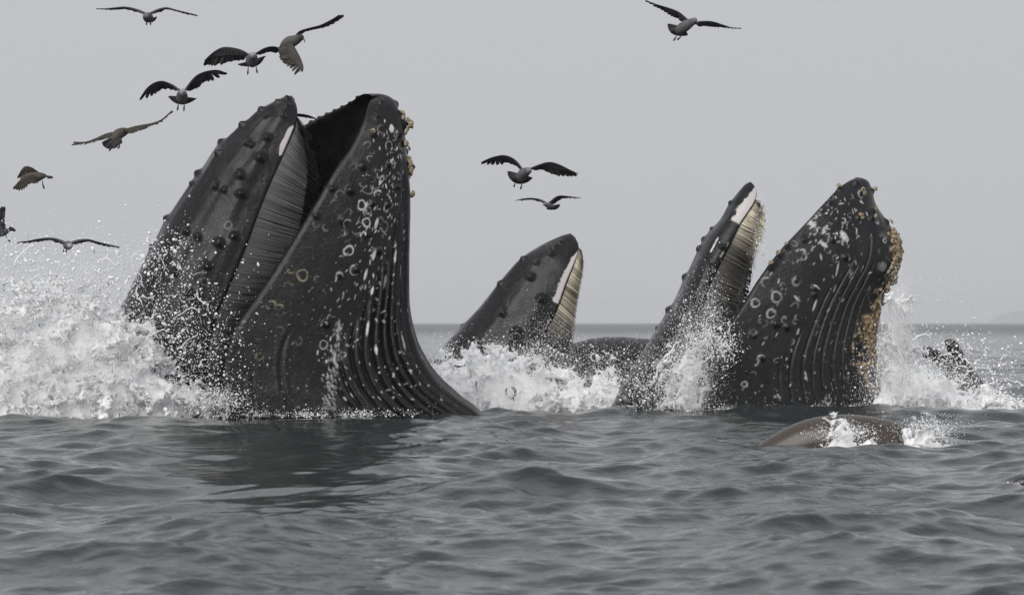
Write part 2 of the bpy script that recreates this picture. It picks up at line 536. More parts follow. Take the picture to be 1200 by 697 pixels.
def baleen(name, parent, pairs, Y0, inset, n, cols, seed, streak=0.08, fray=0.02, hair=0.0):
    """pairs: [(root px, fringe px, depth of root, depth of fringe)], one slim plate after another"""
    g = np.random.default_rng(seed)
    A = np.array([P(p[0][0], p[0][1], Y0 + p[2]) for p in pairs]); B = np.array([P(p[1][0], p[1][1], Y0 + p[3]) for p in pairs])
    tt = np.linspace(0, len(pairs) - 1.001, n)
    ra, rb = catmull(A, tt), catmull(B, tt)
    ck = np.array([c for c in cols], float)
    mb = MB()
    # the mat of hair behind the plates
    ff = np.linspace(0, .93, 6)[None, :, None]
    sheet = ra[:, None] * (1 - ff) + rb[:, None] * ff + np.array([0, 1, 0]) * (.05 - .05 * np.sin(ff * np.pi))
    cs = np.stack([np.interp(tt, np.arange(len(ck)), ck[:, j]) for j in range(3)], 1)
    mb.add(sheet, grid_quads(n, 6)); mb.c.append(np.repeat(cs * .85, 6, 0))
    ns = 7
    for i in range(n):
        a, b_ = ra[i], rb[i] + g.normal(0, fray, 3) * (1, .5, 1)
        i2 = min(i + 1, n - 1); i1 = max(i - 1, 0)
        step = (ra[i2] - ra[i1]) / max(1, i2 - i1); stepb = (rb[i2] - rb[i1]) / max(1, i2 - i1)
        f = np.linspace(0, 1, ns)[:, None]
        mid = a * (1 - f) + b_ * f
        bow = np.sin(f * np.pi) * 0.09
        mid = mid + np.array([0, -1, 0]) * bow
        wid = (step * (1 - f) + stepb * f) * (0.52 * (1 - 0.15 * f))
        inw = np.array([0.0, 0.045, 0.0]) * (1 - 0.6 * f)
        p0 = mid - wid; p1 = mid + wid + inw * 0.22; p2 = mid + wid * 0.3 + inw * 2
        v = np.stack([p0, p1, p2], 1)
        q = grid_quads(ns, 3, True)
        tb = tt[i]
        cb = np.array([np.interp(tb, np.arange(len(ck)), ck[:, j]) for j in range(3)])
        tone = g.uniform(0.88, 1.12) * (1 + .15 * math.sin(i * .31 + 1.2 * math.sin(i * .07)))
        cc = cb[None] * tone * (0.75 + 0.75 * f ** 2)
        dk = 1.0 if g.uniform() > streak else .33
        mb.add(v, q, None, None); mb.c.append(np.repeat(np.clip(cc * dk, 0, .8), 3, 0))
        if hair and i > 1:
            for h in range(int(hair)):
                st = b_ + (a - b_) * g.uniform(-0.02, 0.22) + g.normal(0, .012, 3)
                L = g.uniform(.04, .12)
                dr = np.array([g.normal(.12, .22), g.normal(0, .2), -1.0]); dr /= np.linalg.norm(dr)
                pth = [st, st + dr * L * .5 + g.normal(0, .012, 3), st + dr * L + g.normal(0, .02, 3)]
                hv, hq, ht = tube(pth, [.004, .0035, .0015], 3, False)
                mb.add(hv, hq, ht, None); mb.c.append(np.broadcast_to(cb * g.uniform(.7, 1.9), (len(hv), 3)))
    return obj(name, mb.mesh(name, M_BALEEN), parent, kind='stuff')

# one barnacle: a ribbed crater, shared by all
def barnacle_mesh():
    seg = 12
    prof = [(1.0, 0.0), (0.98, .25), (.8, .62), (.5, .9), (.34, .92), (.24, .66), (0.06, .6)]
    v, c = [], []
    g = np.random.default_rng(5)
    for k, (r, h) in enumerate(prof):
        for j in range(seg):
            th = 2 * np.pi * j / seg
            rr = r * (1 + (0.10 if j % 2 else -0.07) * (k < 4)) * (1 + g.normal(0, .03))
            v.append((rr * math.cos(th), rr * math.sin(th), h * (1 + g.normal(0, .05))))
            base = np.array((.46, .37, .25)) if k < 4 else np.array((.10, .075, .05))
            c.append(base * (1.15 if j % 2 else .62) * g.uniform(.8, 1.2))
    mb = MB(); mb.add(v, grid_quads(len(prof), seg, True)); mb.c.append(np.array(c))
    return mb.mesh('barnacle', M_BARN, smooth=False)
BARN = barnacle_mesh()

def add_barnacle(parent, sk, x, y, rp, lift=0.0, jit=0.35):
    r, c = sk.find(x, y)
    p = sk.G[r, c]; n = sk.nrm[r, c] + rng.normal(0, jit, 3); n /= np.linalg.norm(n)
    rad = rp * S0 * p[1] / D0
    o = bpy.data.objects.new('barnacle', BARN); COL.objects.link(o)
    o.parent = parent; o.matrix_parent_inverse = parent.matrix_world.inverted()
    o.location = Vector(p + sk.nrm[r, c] * (lift - rad * .25))
    o.rotation_mode = 'QUATERNION'
    o.rotation_quaternion = Vector(n).to_track_quat('Z', 'Y')
    o.scale = (rad, rad * rng.uniform(.85, 1.1), rad * rng.uniform(.8, 1.15))
    return o

# ---------------- the near whale on the left
def whale_a():
    Y0 = 40.0
    root = thing('humpback_whale', 'large humpback whale lunging upright, mouth gaping black inside, cream barnacles on the chin', 'whale', (P(330, 485, Y0)[0], Y0, -0.4), 'lunge feeding humpback whales')
    mb = MB()
    # lower jaw: near lip, ventral edge, far lip, half width
    lj = [((437, 116), (444, 112), (436, 112), .03),
          ((435, 119), (453, 113), (431, 110), .13),
          ((433, 127), (463, 120), (425, 111), .25),
          ((429, 146), (471, 142), (412, 121), .42),
          ((415, 176), (475, 172), (394, 130), .55),
          ((396, 203), (477, 205), (373, 140), .68),
          ((378, 235), (477, 245), (350, 155), .8),
          ((335, 306), (477, 306), (312, 200), .95),
          ((306, 350), (478, 350), (285, 245), 1.03),
          ((285, 378), (483, 380), (262, 290), 1.08),
          ((271, 405), (492, 407), (245, 330), 1.12),
          ((264, 436), (510, 436), (232, 370), 1.16),
          ((263, 462), (535, 460), (224, 410), 1.2),
          ((269, 486), (566, 486), (220, 450), 1.22),
          ((285, 545), (610, 545), (225, 530), 1.22),
          ((310, 680), (620, 680), (240, 670), 1.15)]
    sk = Skin(shell(lj, Y0, 0.0125, 225, 50, 26, 0.86, .90, .90, 0.05), tuple(c * 1.3 for c in SKIN), (0.004, 0.004, 0.0043), 21)
    sk.grooves([(.13, 425, .3), (.27, 385, .35), (.53, 425, .8), (.58, 405, .8), (.645, 375, .9), (.70, 350, .9), (.76, 300, 1), (.815, 290, .9),
                (.865, 255, 1), (.91, 225, .9), (.95, 190, .8), (.98, 190, .7)], 0.058, 1.9, .32)
    for (x, y, r) in [(463, 122, 6), (446, 119, 4.5), (442, 136, 4.5), (437.5, 157, 5), (468, 133, 4.5), (468, 157, 5.5), (425, 195, 6.5), (457, 192, 5), (411, 223, 6),
                      (465, 219, 4), (437, 238, 5), (455, 240, 5), (402, 258, 6), (429, 274, 4.5), (443, 294, 5), (399, 322, 4.5), (418, 316, 5), (371, 253, 4),
                      (389, 222, 4), (383, 379, 5), (386, 427, 5), (473, 146, 5.5), (476, 178, 5), (477, 196, 7)]:
        sk.knob(x, y, r * .9, r * (.016 if x in (473, 477) else rng.uniform(.006, .0092)), 0, .6)
    F = sk.i['F']; fp = proj(F)
    for x in (421, 412, 403, 394, 385, 376, 366, 356, 345):
        k = np.argmin(np.abs(fp[:60 + len(fp) // 2, 0] - x)); sk.knob(0, 0, 3.4, .05, 0, .9, at=F[k])
    g = np.random.default_rng(31)
    # ring scars
    for (x, y, r, a, col) in [(424, 240, 5, 1, WHITE), (430, 247, 5, .5, PALE), (429, 261, 5, 1, WHITE), (409, 294, 5.6, .95, WHITE), (431, 223, 6, .6, PALE), (426, 216, 4, .6, PALE),
                              (443, 228, 5, .8, WHITE), (407, 263, 5, .5, WHITE), (420, 280, 4, .35, PALE), (403, 273, 4, .4, PALE), (371, 263, 4, .45, TAN), (382, 266, 4, .4, PALE),
                              (398, 228, 5, .5, TAN), (392, 238, 4, .4, TAN), (397, 324, 4.5, .8, PALE), (371, 326, 3, .5, PALE), (416, 316, 6, .5, WHITE), (354, 322, 6.5, .9, TAN), (341, 317, 4, .6, TAN),
                              (337, 335, 4.5, .45, TAN), (317, 357, 5, .8, TAN), (327, 361, 4.5, .7, TAN), (328, 387, 5, .3, PALE), (379, 404, 5, .9, PALE), (304, 417, 5, .6, TAN),
                              (390, 368, 4, .6, TAN), (350, 399, 4, .3, PALE), (402, 415, 3, .8, WHITE), (409, 403, 3, .7, WHITE), (460, 190, 3, .9, WHITE), (430, 170, 4, .4, PALE)]:
        sk.mark(x, y, 'ring', r * .92, col, a, w=0.72, ecc=g.uniform(.9, 1.2), gap=None if a > .85 else g.uniform(0, 6.28))
    for i in range(46):
        y = g.uniform(150, 300); f = g.uniform(.3, .95)
        xn = np.interp(y, [116, 176, 235, 306], [437, 415, 378, 335]); x = xn + f * (476 - xn)
        sk.mark(x, y, 'ring', g.uniform(2, 5), PALE if g.uniform() < .7 else WHITE, g.uniform(.2, .6), w=.55, ecc=g.uniform(.7, 1.5), gap=g.uniform(0, 6.28))
    # white flecks, denser towards the chin and along the pleats
    for i in range(330):
        y = 140 + 330 * g.uniform() ** 0.9
        f = 1 - abs(g.normal(0, .30)) if y < 330 else g.uniform(.45, .98)
        if f < .35: continue
        xn = np.interp(y, [116, 176, 235, 306, 350, 405, 462], [437, 415, 378, 335, 306, 271, 263])
        xv = np.interp(y, [112, 172, 350, 407, 436, 460, 486], [444, 475, 478, 492, 510, 535, 566])
        sk.mark(xn + f * (xv - xn), y, 'spot', g.uniform(.45, .95), WHITE if g.uniform() < .7 else PALE, g.uniform(.6, 1), ecc=g.uniform(1, 4.2), ang=g.normal(0, .35))
    for i in range(60):
        sk.mark(g.uniform(275, 400), g.uniform(330, 480), 'spot', g.uniform(.4, .8), PALE, g.uniform(.3, .8), ecc=g.uniform(1, 2))
    for (x, y, l, w_) in [(428, 322, 7, 1.6), (438, 300, 6, 2), (441, 262, 7, 1.8), (459, 150, 5, 2.6), (436, 340, 5, 1.6), (430, 385, 9, 1.3), (440, 410, 6, 1.2), (466, 412, 6, 1.4), (474, 400, 10, 1.2), (452, 330, 8, 1.1), (463, 300, 8, 1.2), (470, 320, 9, 1.1)]:
        sk.mark(x, y, 'spot', w_, WHITE, .95, ecc=l / w_)
    # run of water down the side
    for i in range(150):
        t = g.uniform(); x = 398 - 14 * t + g.normal(0, 2.2 + 2.4 * t); y = 376 + 105 * t
        sk.mark(x, y, 'spot', g.uniform(.6, 1.5), (.4, .41, .42), g.uniform(.3, .8), ecc=g.uniform(1, 3))
    cap_mesh('j', sk.G, sk.c, M_SKIN, mb)
    # upper jaw
    uj = [((346.5, 121), (341, 113), (345, 116), .03),
          ((347.5, 127), (334, 114), (344, 121), .12),
          ((347, 136), (321, 120), (340, 127), .22),
          ((342, 152), (302, 131), (332, 142), .34),
          ((328, 184), (281, 150), (317, 175), .46),
          ((314, 214), (256, 173), (303, 205), .55),
          ((301, 246), (232, 207), (290, 238), .62),
          ((286, 286), (203, 247), (275, 278), .70),
          ((269, 327), (173, 302), (258, 319), .78),
          ((252, 368), (148, 347), (241, 360), .83),
          ((241, 408), (128, 392), (230, 400), .86),
          ((238, 470), (112, 465), (228, 462), .88),
          ((238, 520), (106, 520), (228, 520), .9),
          ((250, 680), (120, 680), (240, 680), .9)]
    su = Skin(shell(uj, Y0, 0.0135, 170, 50, 16, 0.9, .10, .93, 0.04), SKIN, (0.012, 0.012, 0.013), 22)
    for (x, y, r) in [(306, 130, 5.5), (284.5, 148, 6), (260, 167, 6.5), (233, 204, 6.5), (226, 216, 5), (197, 257, 6.5), (180, 291, 6), (336, 115, 4), (325, 120, 4),
                      (312, 137, 5), (289.5, 169, 5.5), (295, 172, 4), (256, 180, 6), (253, 219, 6), (263, 224, 5), (219, 271, 6.5), (233, 278, 5), (331, 137, 5), (336, 124, 4.5),
                      (313, 162, 5.5), (305, 186, 6.5), (282, 206, 6.5), (283, 228, 6.5), (257, 286, 7), (274, 277, 6), (243, 312, 6), (205, 320, 6), (225, 345, 6)]:
        su.knob(x, y, r, r * .0104, .5, .8)
    su.mark(267, 264, 'ring', 4.2, PALE, .45, w=.9); su.mark(224, 282, 'ring', 3, PALE, .3, w=.8); su.mark(240, 330, 'ring', 4, PALE, .25, w=.8)
    # white flash along the near lip by the tip
    n1, n2 = 0, 26
    py = su.px[:, :n2, 1]; fr = np.linspace(0, 1, n2)[None]
    k = sm(146, 152, py) * sm(187, 176, py) * sm(.55, .3, fr + .25 * sm(165, 185, py))
    nz = vnoise(su.base[:, :n2].reshape(-1, 3), 22, 4).reshape(k.shape)
    nz = fbm(su.base[:, :n2].reshape(-1, 3), 14, 4, 4).reshape(k.shape)
    k = np.clip(sm(.35, .6, k + .35 * nz), 0, 1)[..., None] * .9
    su.c[:, :n2] = su.c[:, :n2] * (1 - k) + np.array(PINKW) * k
    # pale scuffed streaks running down the snout
    q = fbm(su.base[:, :su.near].reshape(-1, 3) @ np.array([[1, 0, 0], [0, 1, 0], [0, 0, 1]]) * (3.2, 1, 1.0), 2.2, 4, 41).reshape(su.px.shape[:2])
    st = sm(.35, .95, q)[..., None] * .012
    su.c[:, :su.near] += st * np.array((.9, .9, .95))
    cap_mesh('u', su.G, su.c, M_SKIN, mb)
    trunk(mb, [P(330, 560, Y0 + .1), P(360, 640, Y0 + .2), P(390, 760, Y0 + .6), P(400, 900, Y0 + 1.6)], [1.0, 1.25, 1.3, 1.1], SKIN)
    obj('body', mb.mesh('body', M_SKIN), root)
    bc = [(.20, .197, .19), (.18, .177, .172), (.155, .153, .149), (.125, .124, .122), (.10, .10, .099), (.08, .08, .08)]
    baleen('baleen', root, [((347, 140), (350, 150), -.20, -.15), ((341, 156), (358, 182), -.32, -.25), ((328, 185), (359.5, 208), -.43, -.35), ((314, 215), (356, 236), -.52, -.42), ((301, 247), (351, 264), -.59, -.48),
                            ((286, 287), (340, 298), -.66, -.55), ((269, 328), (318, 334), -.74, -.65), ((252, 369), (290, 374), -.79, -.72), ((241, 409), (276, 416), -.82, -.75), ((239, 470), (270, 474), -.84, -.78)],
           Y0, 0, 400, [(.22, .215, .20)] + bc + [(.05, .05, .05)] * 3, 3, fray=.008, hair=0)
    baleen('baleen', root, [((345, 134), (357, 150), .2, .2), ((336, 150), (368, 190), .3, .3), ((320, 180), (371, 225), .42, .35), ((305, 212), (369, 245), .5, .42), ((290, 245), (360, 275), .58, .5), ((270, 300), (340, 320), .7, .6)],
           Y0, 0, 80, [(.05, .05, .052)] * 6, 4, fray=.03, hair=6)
    for (x, y, r) in [(470.5, 133, 4.2), (476, 141, 3.8), (480, 147, 4.2), (474, 151, 3.6), (478, 144, 3), (474, 168.5, 3.8), (484, 192, 4), (486, 198, 3.8), (482, 196, 3.4), (479, 200, 3), (479, 227, 3.6), (437, 155, 2.6), (472, 138, 3.4), (476, 147, 3.6), (473, 155, 3), (478, 190, 3.4), (480, 203, 3.2), (477, 208, 2.6), (476, 174, 2.8), (478, 186, 3)]:
        add_barnacle(root, sk, x, y, r * 1.15, lift=.025)
    return sk, su
SKA, SUA = whale_a()

# ---------------- the right-hand whale
def whale_c():
    Y0 = 41.4
    root = thing('humpback_whale', 'humpback whale with open jaws, cream baleen, and a brown barnacle crust down the chin', 'whale', (P(900, 485, Y0)[0], Y0, -0.4), 'lunge feeding humpback whales')
    mb = MB()
    def FF(n, dx=14, dy=3): return (n[0] + dx, n[1] + dy)
    raw = [((1002, 209), (1009, 208.5), .03), ((994, 213), (1016, 212), .12), ((984, 221), (1021, 222), .24), ((970, 237), (1026, 239), .4), ((955, 254), (1038, 257), .54),
           ((938, 272), (1049, 274), .64), ((921, 290), (1054, 292), .74), ((905, 310), (1052, 313), .83), ((890, 331), (1043, 333), .9), ((874, 357), (1032, 358), .98),
           ((850, 391), (1026, 392), 1.05), ((831, 418), (1026, 420), 1.1), ((821, 448), (1031, 450), 1.12), ((818, 486), (1046, 486), 1.15), ((820, 545), (1062, 545), 1.15), ((840, 680), (1062, 680), 1.1)]
    secs = [(n, v, FF(n), w) for (n, v, w) in raw]
    sk = Skin(shell(secs, Y0, 0.0128, 215, 44, 20, 0.88, .9, .9, 0.05), tuple(c * 2.0 for c in SKIN), (0.004, 0.004, 0.0043), 51)
    sk.grooves([(.435, 415, .8), (.495, 380, .9), (.565, 330, 1), (.625, 290, .6), (.68, 300, 1), (.745, 265, 1), (.80, 300, 1), (.86, 320, .9)], 0.038, 1.15, .06)
    for (x, y, r) in [(1004, 214, 5.5), (1022, 224, 4.5), (984, 221, 4.5), (1009, 226, 5), (972, 238, 4.5), (1023, 247, 4.5), (1007, 255, 5), (1022, 256, 4.5), (942, 281, 5), (976, 280, 5.5), (991, 301, 5), (1039, 260, 5),
                      (934, 328, 5), (955, 338, 5), (955, 345, 4), (921, 289, 4), (912, 299, 4.5), (906, 305, 4.5), (902, 312, 5), (909, 379, 5.5), (923, 383, 5), (882, 392, 4.5), (892, 419, 4.5)]:
        sk.knob(x, y, r * .9, r * rng.uniform(.006, .0092), 0, .6)
    g = np.random.default_rng(61)
    for (x, y, r, a) in [(898, 331, 7, .7), (910, 348, 7, .9), (885, 355, 5.5, .9), (904, 367, 6, .9), (934, 328, 5.5, .5), (942, 301, 3.5, .6), (937, 307, 3, .7), (872, 450, 3.6, .9), (892, 420, 5, .6), (883, 438, 3.5, .4), (935, 372, 4, .5), (1037, 282, 3.2, 1)]:
        sk.mark(x, y, 'ring', r * .82, WHITE, a * .8, w=.7, ecc=g.uniform(.9, 1.2), gap=None if a > .75 else g.uniform(0, 6.3))
    for (x, y, l, w_, an) in [(989.5, 276, 7, 3.6, .9), (965, 286, 5.5, 2.6, 1.4), (951, 262, 6, 3, 1.5), (1010, 237, 3, 1.2, 1.2), (981, 315, 9, .9, .3), (998, 322, 5, .9, 0), (934, 350, 5, 1.2, 1.3), (957, 336, 5, 1.1, 1.5), (955, 358, 7, 1.2, .1), (945, 440, 6, .9, .2), (935, 388, 4, 1.1, .1)]:
        sk.mark(x, y, 'spot', w_, WHITE, .8, ecc=l / w_, ang=an)
    for i in range(240):
        if i < 150: x, y = g.normal(972, 24), g.normal(264, 26)
        else: x, y = g.uniform(880, 1025), g.uniform(300, 470)
        r, c = sk.find(x, y)
        if np.abs(sk.px[r, c] - (x, y)).max() > 3: continue
        if g.uniform() < (.3 if i < 190 else .08): sk.mark(x, y, 'ring', g.uniform(1.6, 4), PALE if g.uniform() < .6 else WHITE, g.uniform(.3, .8), w=.7, ecc=g.uniform(.7, 1.5), gap=g.uniform(0, 6.3))
        else: sk.mark(x, y, 'spot', g.uniform(.4, .95), WHITE if g.uniform() < .6 else PALE, g.uniform(.4, .95), ecc=g.uniform(1, 5), ang=g.normal(0, .5))
    for i in range(60):
        sk.mark(g.uniform(835, 1010), g.uniform(455, 482), 'spot', g.uniform(.5, 1), PALE, g.uniform(.4, .9), ecc=g.uniform(1, 2))
    # brown crust on the chin and throat
    x_, y_ = sk.px[..., 0], sk.px[..., 1]
    edge = np.interp(y_, [262, 275, 300, 318, 335, 355, 376, 401, 431, 452], [1052, 1043, 1043, 1042, 1030, 1012, 1004, 1000, 1003, 1016])
    nz = fbm(sk.base[:, :sk.near].reshape(-1, 3), 9, 4, 77).reshape(x_.shape)
    pt_ = fbm(sk.base[:, :sk.near].reshape(-1, 3), 7, 4, 79).reshape(x_.shape)
    k = sm(-1, 5, x_ - edge + nz * 5) * sm(262, 272, y_) * sm(470, 440, y_) * np.maximum(sm(335, 322, y_), sm(-.55, 0, pt_))
    tex = 0.5 + 0.5 * np.clip(fbm(sk.base[:, :sk.near].reshape(-1, 3), 26, 3, 78).reshape(x_.shape), -1, 1)
    cr = np.array((.36, .25, .14)) * (.25 + 1.1 * tex[..., None]) + sm(.75, .95, tex)[..., None] * .2
    sk.c[:, :sk.near] = sk.c[:, :sk.near] * (1 - k[..., None]) + cr * k[..., None]
    sk.G[:, :sk.near] += sk.nrm[:, :sk.near] * (k * (tex - .2) * .05)[..., None]
    # scraped pale skin beside the crust
    k2 = sm(9, 2, np.abs(x_ - edge + 7)) * sm(268, 285, y_) * sm(345, 330, y_) * sm(0.1, .6, nz + .2)
    sk.c[:, :sk.near] = sk.c[:, :sk.near] * (1 - .6 * k2[..., None]) + np.array(PALE) * .6 * k2[..., None]
    cap_mesh('j', sk.G, sk.c, M_SKIN, mb)
    rawu = [((884.5, 218), (880, 213.5), .03), ((886, 224), (874, 216), .12), ((885, 232), (868, 222), .2), ((879, 243), (857, 236), .3), ((866, 262), (845, 256), .4), ((853, 286), (829, 276), .5),
            ((836, 318), (812, 308), .6), ((819, 359), (790, 354), .7), ((806, 394), (767, 391), .77), ((797, 428), (744, 427), .82), ((792, 462), (722, 465), .85), ((790, 520), (704, 520), .88), ((800, 680), (710, 680), .9)]
    su = Skin(shell([(n, v, (n[0] - 4, n[1] - 3), w) for (n, v, w) in rawu], Y0, 0.014, 120, 50, 16, .9, .1, .93, .04), SKIN, (.012, .012, .013), 52)
    for (x, y, r) in [(856, 238, 3.5), (834, 268, 3.5), (826, 281, 5.5), (820, 292, 5.5), (804, 325, 6), (784, 363, 6), (772, 385, 5), (860, 245, 3), (846, 290, 3.5), (830, 310, 4), (812, 350, 4), (800, 370, 4.5)]:
        su.knob(x, y, r, r * .0095, .4, .7)
    n2 = 70
    py = su.px[:, :n2, 1]; fr = np.linspace(0, 1, n2)[None] * n2 / 120
    lim = np.interp(py, [216, 221, 230, 245, 258, 263], [0, .22, .34, .38, .34, .0])
    nz = vnoise(su.base[:, :n2].reshape(-1, 3), 26, 4).reshape(py.shape)
    nz = fbm(su.base[:, :n2].reshape(-1, 3), 12, 5, 4, .65).reshape(py.shape)
    k = sm(-.03, .05, lim - .03 - fr + nz * .07)[..., None] * .95 * sm(216, 220, py)[..., None]
    su.c[:, :n2] = su.c[:, :n2] * (1 - k) + np.array(PINKW) * k
    for (x, y) in [(838, 285), (836, 289), (840, 281), (834, 293)]: su.mark(x, y, 'spot', 1.6, WHITE, .9, ecc=2)
    cap_mesh('u', su.G, su.c, M_SKIN, mb)
    trunk(mb, [P(900, 560, Y0 + .1), P(890, 640, Y0 + .2), P(860, 760, Y0 + .6), P(840, 900, Y0 + 1.6)], [.9, 1.15, 1.25, 1.1], SKIN)
    obj('body', mb.mesh('body', M_SKIN), root)
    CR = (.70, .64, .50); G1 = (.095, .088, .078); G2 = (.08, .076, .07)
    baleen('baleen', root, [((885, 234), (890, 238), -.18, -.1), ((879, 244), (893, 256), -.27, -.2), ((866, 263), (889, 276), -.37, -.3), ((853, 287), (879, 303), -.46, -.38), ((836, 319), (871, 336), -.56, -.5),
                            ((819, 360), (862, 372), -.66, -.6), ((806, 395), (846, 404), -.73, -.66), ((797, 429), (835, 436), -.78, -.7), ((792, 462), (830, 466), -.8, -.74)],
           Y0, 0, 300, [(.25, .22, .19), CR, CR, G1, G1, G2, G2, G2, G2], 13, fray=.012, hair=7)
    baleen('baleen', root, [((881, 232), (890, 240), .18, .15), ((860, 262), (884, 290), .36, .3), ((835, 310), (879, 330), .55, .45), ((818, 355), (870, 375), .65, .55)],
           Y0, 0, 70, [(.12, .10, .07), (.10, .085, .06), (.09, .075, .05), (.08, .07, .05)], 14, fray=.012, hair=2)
    g = np.random.default_rng(71)
    for i in range(95):
        y = g.uniform(268, 320); x = np.interp(y, [268, 292, 320], [1046, 1054, 1047]) - abs(g.normal(0, 4.5)) + 1.5
        add_barnacle(root, sk, x, y, g.uniform(1.6, 3.4), lift=.02)
    for i in range(40):
        y = g.uniform(322, 450); e = np.interp(y, [320, 335, 355, 376, 401, 431, 452], [1046, 1036, 1018, 1009, 1004, 1007, 1020])
        add_barnacle(root, sk, e + g.uniform(0, 20), y, g.uniform(1.4, 3.2), lift=.02)
    for (x, y, r) in [(1024, 222, 3.2), (982, 220, 3), (1009, 225, 3), (1011, 228, 2.6), (1023, 246, 2.8), (1007, 254, 3), (1009, 257, 2.4), (1023, 256, 3), (912, 298, 3), (903, 310, 3), (921, 287, 2.4), (1041, 262, 3), (1037, 334, 4), (1044, 327, 4)]:
        add_barnacle(root, sk, x, y, r, lift=.035)
    return sk, su
SKC, SUC = whale_c()

# ---------------- the whale behind, only its snout out of the water
def whale_b():
    Y0 = 46.0
    root = thing('humpback_whale', 'humpback whale snout poking up through the white water, jaw hidden, striped cream and dark baleen', 'whale', (P(610, 450, Y0)[0], Y0, -0.4), 'lunge feeding humpback whales')
    mb = MB()
    raw = [((675, 280), (671, 275.5), .03), ((677, 285), (664, 275.5), .12), ((677, 294), (653, 279), .22), ((671, 310), (632, 289), .38), ((662, 331), (608, 305), .5), ((652, 358), (586, 330), .62),
           ((637, 389), (561, 361), .72), ((618, 419), (534, 390), .8), ((603, 447), (510, 420), .86), ((592, 490), (488, 470), .9), ((600, 620), (490, 620), .95)]
    su = Skin(shell([(n, v, (n[0] - 8, n[1] - 6), w) for (n, v, w) in raw], Y0, .016, 130, 40, 16, .9, .1, .93, .04), SKIN, (.012, .012, .013), 82)
    for (x, y, r) in [(656, 284, 4), (645, 298, 5), (613, 304, 5.5), (587, 333, 6), (628, 309, 5), (622, 325, 6), (589, 367, 6.5), (543, 383, 6), (634, 351, 6.5), (605, 390, 6.5), (560, 405, 6), (650, 290, 3.5)]:
        su.knob(x, y, r, r * .0092, .5, .75)
    n2 = 26
    py = su.px[:, :n2, 1]; fr = np.linspace(0, 1, n2)[None]
    lim = np.interp(py, [293, 300, 315, 335, 352, 358], [0, .25, .32, .3, .2, 0])
    nz = vnoise(su.base[:, :n2].reshape(-1, 3), 22, 4).reshape(py.shape)
    nz = fbm(su.base[:, :n2].reshape(-1, 3), 12, 5, 4, .65).reshape(py.shape)
    k = sm(-.03, .06, lim - fr + nz * .10)[..., None] * .95 * sm(292, 298, py)[..., None]
    su.c[:, :n2] = su.c[:, :n2] * (1 - k) + np.array(PINKW) * k
    q = fbm(su.base[:, :su.near].reshape(-1, 3) * (3.2, 1, 1.0), 2.2, 4, 141).reshape(su.px.shape[:2])
    su.c[:, :su.near] += sm(.35, .95, q)[..., None] * .012
    cap_mesh('u', su.G, su.c, M_SKIN, mb)
    trunk(mb, [P(600, 520, Y0 + .1), P(610, 640, Y0 + .2), P(600, 760, Y0 + .6), P(590, 900, Y0 + 1.6)], [.85, 1.1, 1.2, 1.1], SKIN)
    obj('body', mb.mesh('body', M_SKIN), root)
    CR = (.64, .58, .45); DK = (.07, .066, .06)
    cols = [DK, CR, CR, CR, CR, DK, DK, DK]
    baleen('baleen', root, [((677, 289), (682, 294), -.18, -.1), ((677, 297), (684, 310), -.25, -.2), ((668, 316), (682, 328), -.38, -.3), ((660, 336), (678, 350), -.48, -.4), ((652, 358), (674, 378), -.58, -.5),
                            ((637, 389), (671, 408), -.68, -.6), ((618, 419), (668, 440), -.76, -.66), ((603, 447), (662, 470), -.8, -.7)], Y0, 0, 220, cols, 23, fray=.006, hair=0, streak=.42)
    return su
SUB = whale_b()

# ---------------- a fourth animal: only its back shows
def whale_back():
    Y0 = 51.0
    root = thing('whale_back', 'low rounded dark whale back beaded with water, rising behind the white water', 'whale', P(720, 420, Y0))
    n, m = 90, 60
    t = np.linspace(0, 1, n)
    px = 655 + (800 - 655) * t
    top = np.interp(px, [640, 655, 672, 690, 710, 735, 760, 790, 810], [425, 411, 402, 397, 394.5, 394.5, 397, 403, 412])
    th = np.linspace(0, np.pi, m)
    G = np.zeros((n, m, 3))
    for i in range(n):
        T = P(px[i], top[i], Y0)
        h = T[2] + 1.6
        G[i, :, 0] = T[0]; G[i, :, 1] = Y0 - np.cos(th) * 1.5; G[i, :, 2] = -1.6 + h * np.sin(th) ** .8
    c = np.broadcast_to(np.array(SKIN) * 1.1, G.shape).copy()
    sp = vnoise(G.reshape(-1, 3), 34, 5).reshape(n, m)
    mb = MB(); mb.add(G, grid_quads(n, m)); mb.c.append(c.reshape(-1, 3))
    obj('body', mb.mesh('body', M_SKIN), root)
    return G
BACK = whale_back()

